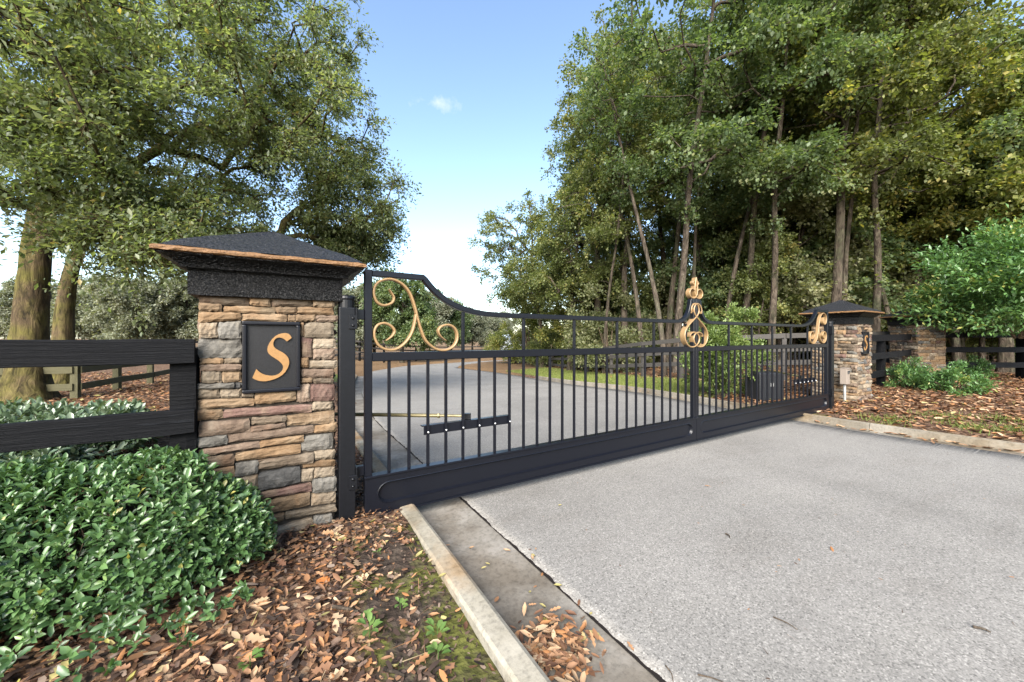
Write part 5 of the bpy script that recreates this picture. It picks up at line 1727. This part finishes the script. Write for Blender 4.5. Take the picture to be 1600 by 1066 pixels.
def left_floor(rng, n):
    x = rng.uniform(-60, 340, n); d = 4.8 + 9 * rng.random(n) ** .8
    r = (x - 800) / FPX * d
    return np.stack([r * RT[0] + d * FW[0], r * RT[1] + d * FW[1]], 1)
litter('leaf_litter', 'brown leaves under the oaks behind the left board fence', 12000, left_floor, .10, KITE, M['leaf_dry'], 15)

def grass_patch(name, label, n, sampler, seed, ln=.09, tone=(0, .6), hfun=terrain):
    rng = np.random.default_rng(seed)
    uv = sampler(rng, n); n = len(uv)
    z = hfun(uv[:, 0], uv[:, 1]) - .01
    dirs = unit(np.stack([rng.normal(0, .5, n), rng.normal(0, .5, n), np.ones(n)], 1))
    me = leaves_mesh(name, np.stack([uv[:, 0], uv[:, 1], z], 1), dirs, rand_dirs(rng, n), ln * rng.uniform(.5, 1.3, n), np.full(n, .012) * rng.uniform(.7, 1.4, n), BLADE, rng.uniform(tone[0], tone[1], n) ** 1.2)
    o = link(name, me, M['grass_blade']); tag(o, label, 'grass', kind='stuff')
def verge(rng, n):
    k = n * 3
    v = 4.8 + 15 * rng.random(k) ** 1.4
    e = .2 + 3.4 * rng.random(k) ** 1.0
    u = np.interp(v, RE[:, 1], RE[:, 0]) + e
    ok = rng.random(k) < np.clip((3.6 - e) / .8, 0, 1) * np.clip((v - 4.7) / .8, .05, 1)
    return np.stack([u, v], 1)[ok][:n]
grass_patch('turf', 'green turf between drive and wood beyond the gate', 60000, verge, 31, .07, (0, .85))
def tufts(rng, n):
    c = np.array([(8.3, 1.2), (8.6, .8), (8.9, 1.6), (8.2, .3), (9.4, 1.0), (8.0, 2.0), (9.0, -.4), (8.5, -1.1), (9.9, .2)])
    k = rng.integers(0, len(c), n)
    return c[k] + rng.normal(0, 1, (n, 2)) * np.array([.16, .16])
grass_patch('weed_grass', 'thin grass tufts in the right bed close to the kerb', 2200, tufts, 32, .10, (0, .5), rside)

# single fallen leaves that can be picked out
FL = []
for q in range(8):
    me = leaves_mesh('fallen_leaf', np.array([[-.5, 0, 0]]), np.array([[1., 0, .0]]), np.array([[0, 0, 1.]]), [1.0], [.34 + .05 * (q % 4)], (LOBE if q % 3 == 2 else CURL), np.array([[.30, .42, .52, .62, .70, .80, .88, .96][q]]), 1.0, [[-.3, .5, 1.1, .2][q % 4]])
    me.materials.append(M['leaf_dry']); FL.append(me)
FLY = leaves_mesh('fallen_leaf', np.array([[-.5, 0, 0]]), np.array([[1., 0, 0]]), np.array([[0, 0, 1.]]), [1.0], [.5], CURL, np.array([.6])); FLY.materials.append(M['leaf_yellow'])
FLR = leaves_mesh('fallen_leaf', np.array([[-.5, 0, 0]]), np.array([[1., 0, 0]]), np.array([[0, 0, 1.]]), [1.0], [.6], CURL, np.array([.6])); FLR.materials.append(M['leaf_red'])
FLO = leaves_mesh('fallen_leaf', np.array([[-.5, 0, 0]]), np.array([[1., 0, 0]]), np.array([[0, 0, 1.]]), [1.0], [.95], CURL, np.array([.5]), .6); FLO.materials.append(M['leaf_orange'])
def ground_at(x, y, z):
    d = FPX * (EYE - z) / (y - 528.0)
    return xd(x, d)
def drop(me, u, v, z, s, label, group=None, r=None, tilt=.2):
    r = r or random
    o = bpy.data.objects.new('fallen_leaf', me); COL.objects.link(o)
    o.location = (u, v, z); o.scale = (s, s, s)
    o.rotation_euler = (r.uniform(-tilt, tilt), r.uniform(-tilt, tilt), r.uniform(0, 6.28))
    tag(o, label, 'leaf', group)
    return o
_r = random.Random(3)
# heap in the gutter at the lower edge of the picture
for k in range(135):
    x = _r.gauss(862, 36); y = _r.gauss(1018, 30)
    if y < 940 or x < 770 + (y - 940) * .55 or x > 955: continue
    u, v = ground_at(x, y, .01)
    if u < .86: u = .86 + _r.random() * .1
    drop(_r.choice(FL), u, v, .012 + _r.random() * .035, _r.uniform(.045, .075), 'dry leaf in the small heap lying in the near gutter', 'leaves heaped in the gutter', _r, .4)
for (x, y, s, c) in [(737, 857, .05, 'd'), (792, 861, .05, 'd'), (833, 869, .045, 'y'), (872, 916, .05, 'y'), (847, 897, .05, 'd'), (776, 937, .055, 'd'), (848, 948, .045, 'y'), (880, 970, .045, 'y'), (832, 945, .045, 'd'), (930, 993, .06, 'y'), (985, 1010, .055, 'd'), (762, 882, .035, 'y'), (756, 888, .035, 'y'), (828, 926, .03, 'y'), (742, 970, .05, 'd'), (875, 790, .035, 'y'), (832, 873, .05, 'd'), (910, 1002, .05, 'y'), (923, 960, .03, 'y'), (700, 852, .03, 'd'), (836, 917, .03, 'd')]:
    u, v = ground_at(x, y, .015)
    drop(FLY if c == 'y' else _r.choice(FL[3:7]), u, v, .016, s, ('pale yellow leaf lying alone on the gutter concrete or beside it' if c == 'y' else 'brown leaf lying alone on the gutter concrete or beside it'), 'stray leaves by the gutter', _r, .15)
for (x, y, s, me, lab) in [(505, 916, .085, FLO, 'flat bright orange leaf on the mulch before the near pillar'), (392, 884, .07, FLR, 'red leaf lying under the right end of the hedge'), (404, 880, .055, FLR, 'second red leaf under the right end of the hedge'), (1300, 858, .06, FL[4], 'single tan leaf lying in the middle of the asphalt'), (1106, 760, .05, FL[5], 'small brown leaf on the asphalt in front of the gate'), (655, 873, .06, FLY, 'pale green yellow leaf on the mulch beside the kerb'), (622, 815, .05, FLY, 'yellow leaf on the mulch under the gate corner'), (691, 907, .055, FLY, 'pale leaf on the soil against the kerb')]:
    zz = .015 if x > 900 else .07
    u, v = ground_at(x, y, zz)
    drop(me, u, v, zz + (.022 if x < 700 else 0.003), s, lab, None, _r, .12)
# leaves along the right kerb and inside the gate
for k in range(64):
    v = _r.uniform(.3, 2.65); u = float(np.interp(v, RE[:, 1], RE[:, 0])) - .015 - abs(_r.gauss(0, .07))
    drop(_r.choice(FL), u, v, .016 + _r.random() * .015, _r.uniform(.065, .11), 'brown leaf in the line of leaves along the right kerb', 'leaves along the right kerb', _r, .3)
for k in range(26):
    v = _r.gauss(6.6, .5); u = float(np.interp(v, RE[:, 1], RE[:, 0])) - _r.uniform(.02, .25)
    drop(_r.choice(FL), u, v, .018, _r.uniform(.06, .10), 'brown leaf gathered by the kerb just beyond the gate', 'leaves by the kerb beyond the gate', _r, .3)
def gutter_heap(rng, n):
    x = rng.normal(862, 36, n * 2); y = rng.normal(1016, 30, n * 2)
    ok = (y > 945) & (x > 770 + (y - 940) * .55) & (x < 955)
    d = FPX * (EYE - .01) / (y - 528.0); r = (x - 800) / FPX * d
    u = np.maximum(r * RT[0] + d * FW[0], .87); v = r * RT[1] + d * FW[1]
    return np.stack([u, v], 1)[ok][:n]
litter('gutter_leaves', 'lower layer of dry leaves in the small heap in the near gutter', 150, gutter_heap, .055, CURL, M['leaf_dry'], 41, .006, .3, hfun=lambda u, v: np.zeros(len(u)))
# larger loose leaves on the mulch
for k in range(85):
    x = _r.uniform(180, 640); y = _r.uniform(880, 1062)
    u, v = ground_at(x, y, .06)
    if v > 2.25 and u < -.1: continue
    drop(_r.choice(FL), u, v, float(mound(u, v)) + .03 + _r.random() * .012, _r.uniform(.05, .085), 'loose curled leaf lying on top of the mulch bed', 'loose leaves on the mulch', _r, .45)

# grit, needles and leaf flecks blown over the asphalt
def on_road(rng, n):
    v = rng.uniform(-.6, 2.7, n); t = np.clip(rng.beta(.9, .9, n), 0, 1)
    return np.stack([1.32 + t * 5.6, v], 1)
litter('road_debris', 'dark needles and grit scattered over the asphalt before the gate', 150, on_road, .045, BLADE, M['chip'], 51, .013, .03, hfun=lambda u, v: np.zeros(len(u)), cat='debris', wf=.07)
litter('road_flecks', 'tiny leaf flecks scattered over the asphalt before the gate', 90, on_road, .016, CHIP, M['leaf_dry'], 52, .013, .05, hfun=lambda u, v: np.zeros(len(u)), cat='debris')

# seedlings
def seedling(x, y, s, label):
    u, v = ground_at(x, y, .06)
    rng = np.random.default_rng(int(x * 7 + y))
    root = empty('seedling', (u, v, .055)); tag(root, label, 'seedling', 'weed seedlings on the soil')
    n = 8
    ph = rng.uniform(0, 6.28, n); t = rng.uniform(.15, .7, n)
    pos = np.stack([np.cos(ph) * .012, np.sin(ph) * .012, rng.uniform(.015, .05, n)], 1) * s
    dirs = np.stack([np.cos(ph), np.sin(ph), t], 1)
    for k in range(n):
        me = leaves_mesh('leaf', pos[k:k + 1], dirs[k:k + 1], np.array([[0, 0, 1.]]), [.034 * s], [.02 * s], FULL, rng.random(1))
        link('leaf', me, M['sprout'], root)
    vs, fs = [], []
    tube(vs, fs, [(0, 0, -.02), (.002, 0, .02 * s), (0, .002, .05 * s)], [.002, .002, .0015], 5)
    obj_from('stem', vs, fs, M['sprout'], root)
for (x, y, s, lab) in [(577, 995, 1.3, 'seedling with pale leaves left of the mossy patch'), (683, 998, 1.3, 'seedling on the moss nearest the kerb'), (684, 1030, 1.2, 'lower of the two seedlings near the kerb'), (390, 1045, 1.1, 'seedling among brown leaves at the lower edge of the picture'), (625, 955, .9, 'small seedling in the middle of the soil strip'), (572, 972, .9, 'tiny seedling just above the pale one on the soil'), (590, 870, .8, 'tiny weed in the mulch right of the near pillar')]:
    seedling(x, y, s, lab)

# sticks and bits of bark
def stick(pts, r, label, m='twig'):
    vs, fs = [], []
    P = catmull(pts, 5); o0 = P[0].copy()
    tube(vs, fs, P - o0, np.linspace(r, r * .5, len(P)), 6)
    o = obj_from('stick', vs, fs, M[m], None, True); o.location = o0
    tag(o, label, 'stick')
for (x0, y0, x1, y1, r, z, lab) in [(1208, 964, 1246, 984, .003, .017, 'thin dry pine needle twig on the asphalt'), (1520, 979, 1548, 988, .006, .018, 'short dark stick on the right of the asphalt'), (1134, 834, 1140, 840, .006, .018, 'tiny dark stick on the asphalt below the gate'), (1090, 1054, 1130, 1066, .003, .017, 'thin pale twig at the lower edge of the asphalt'), (600, 1045, 632, 1056, .009, .07, 'dark bark piece on the soil at the lower edge'), (520, 948, 560, 955, .009, .09, 'dark bark piece lying on the mulch'), (1040, 1040, 1052, 1066, .003, .02, 'thin dry root hanging over the asphalt edge')]:
    a = ground_at(x0, y0, z); b = ground_at(x1, y1, z)
    mid = ((a[0] + b[0]) / 2 + .004, (a[1] + b[1]) / 2 - .006, z + .004)
    stick([(a[0], a[1], z), mid, (b[0], b[1], z)], r, lab, 'bark_dark' if r > .005 else 'twig')
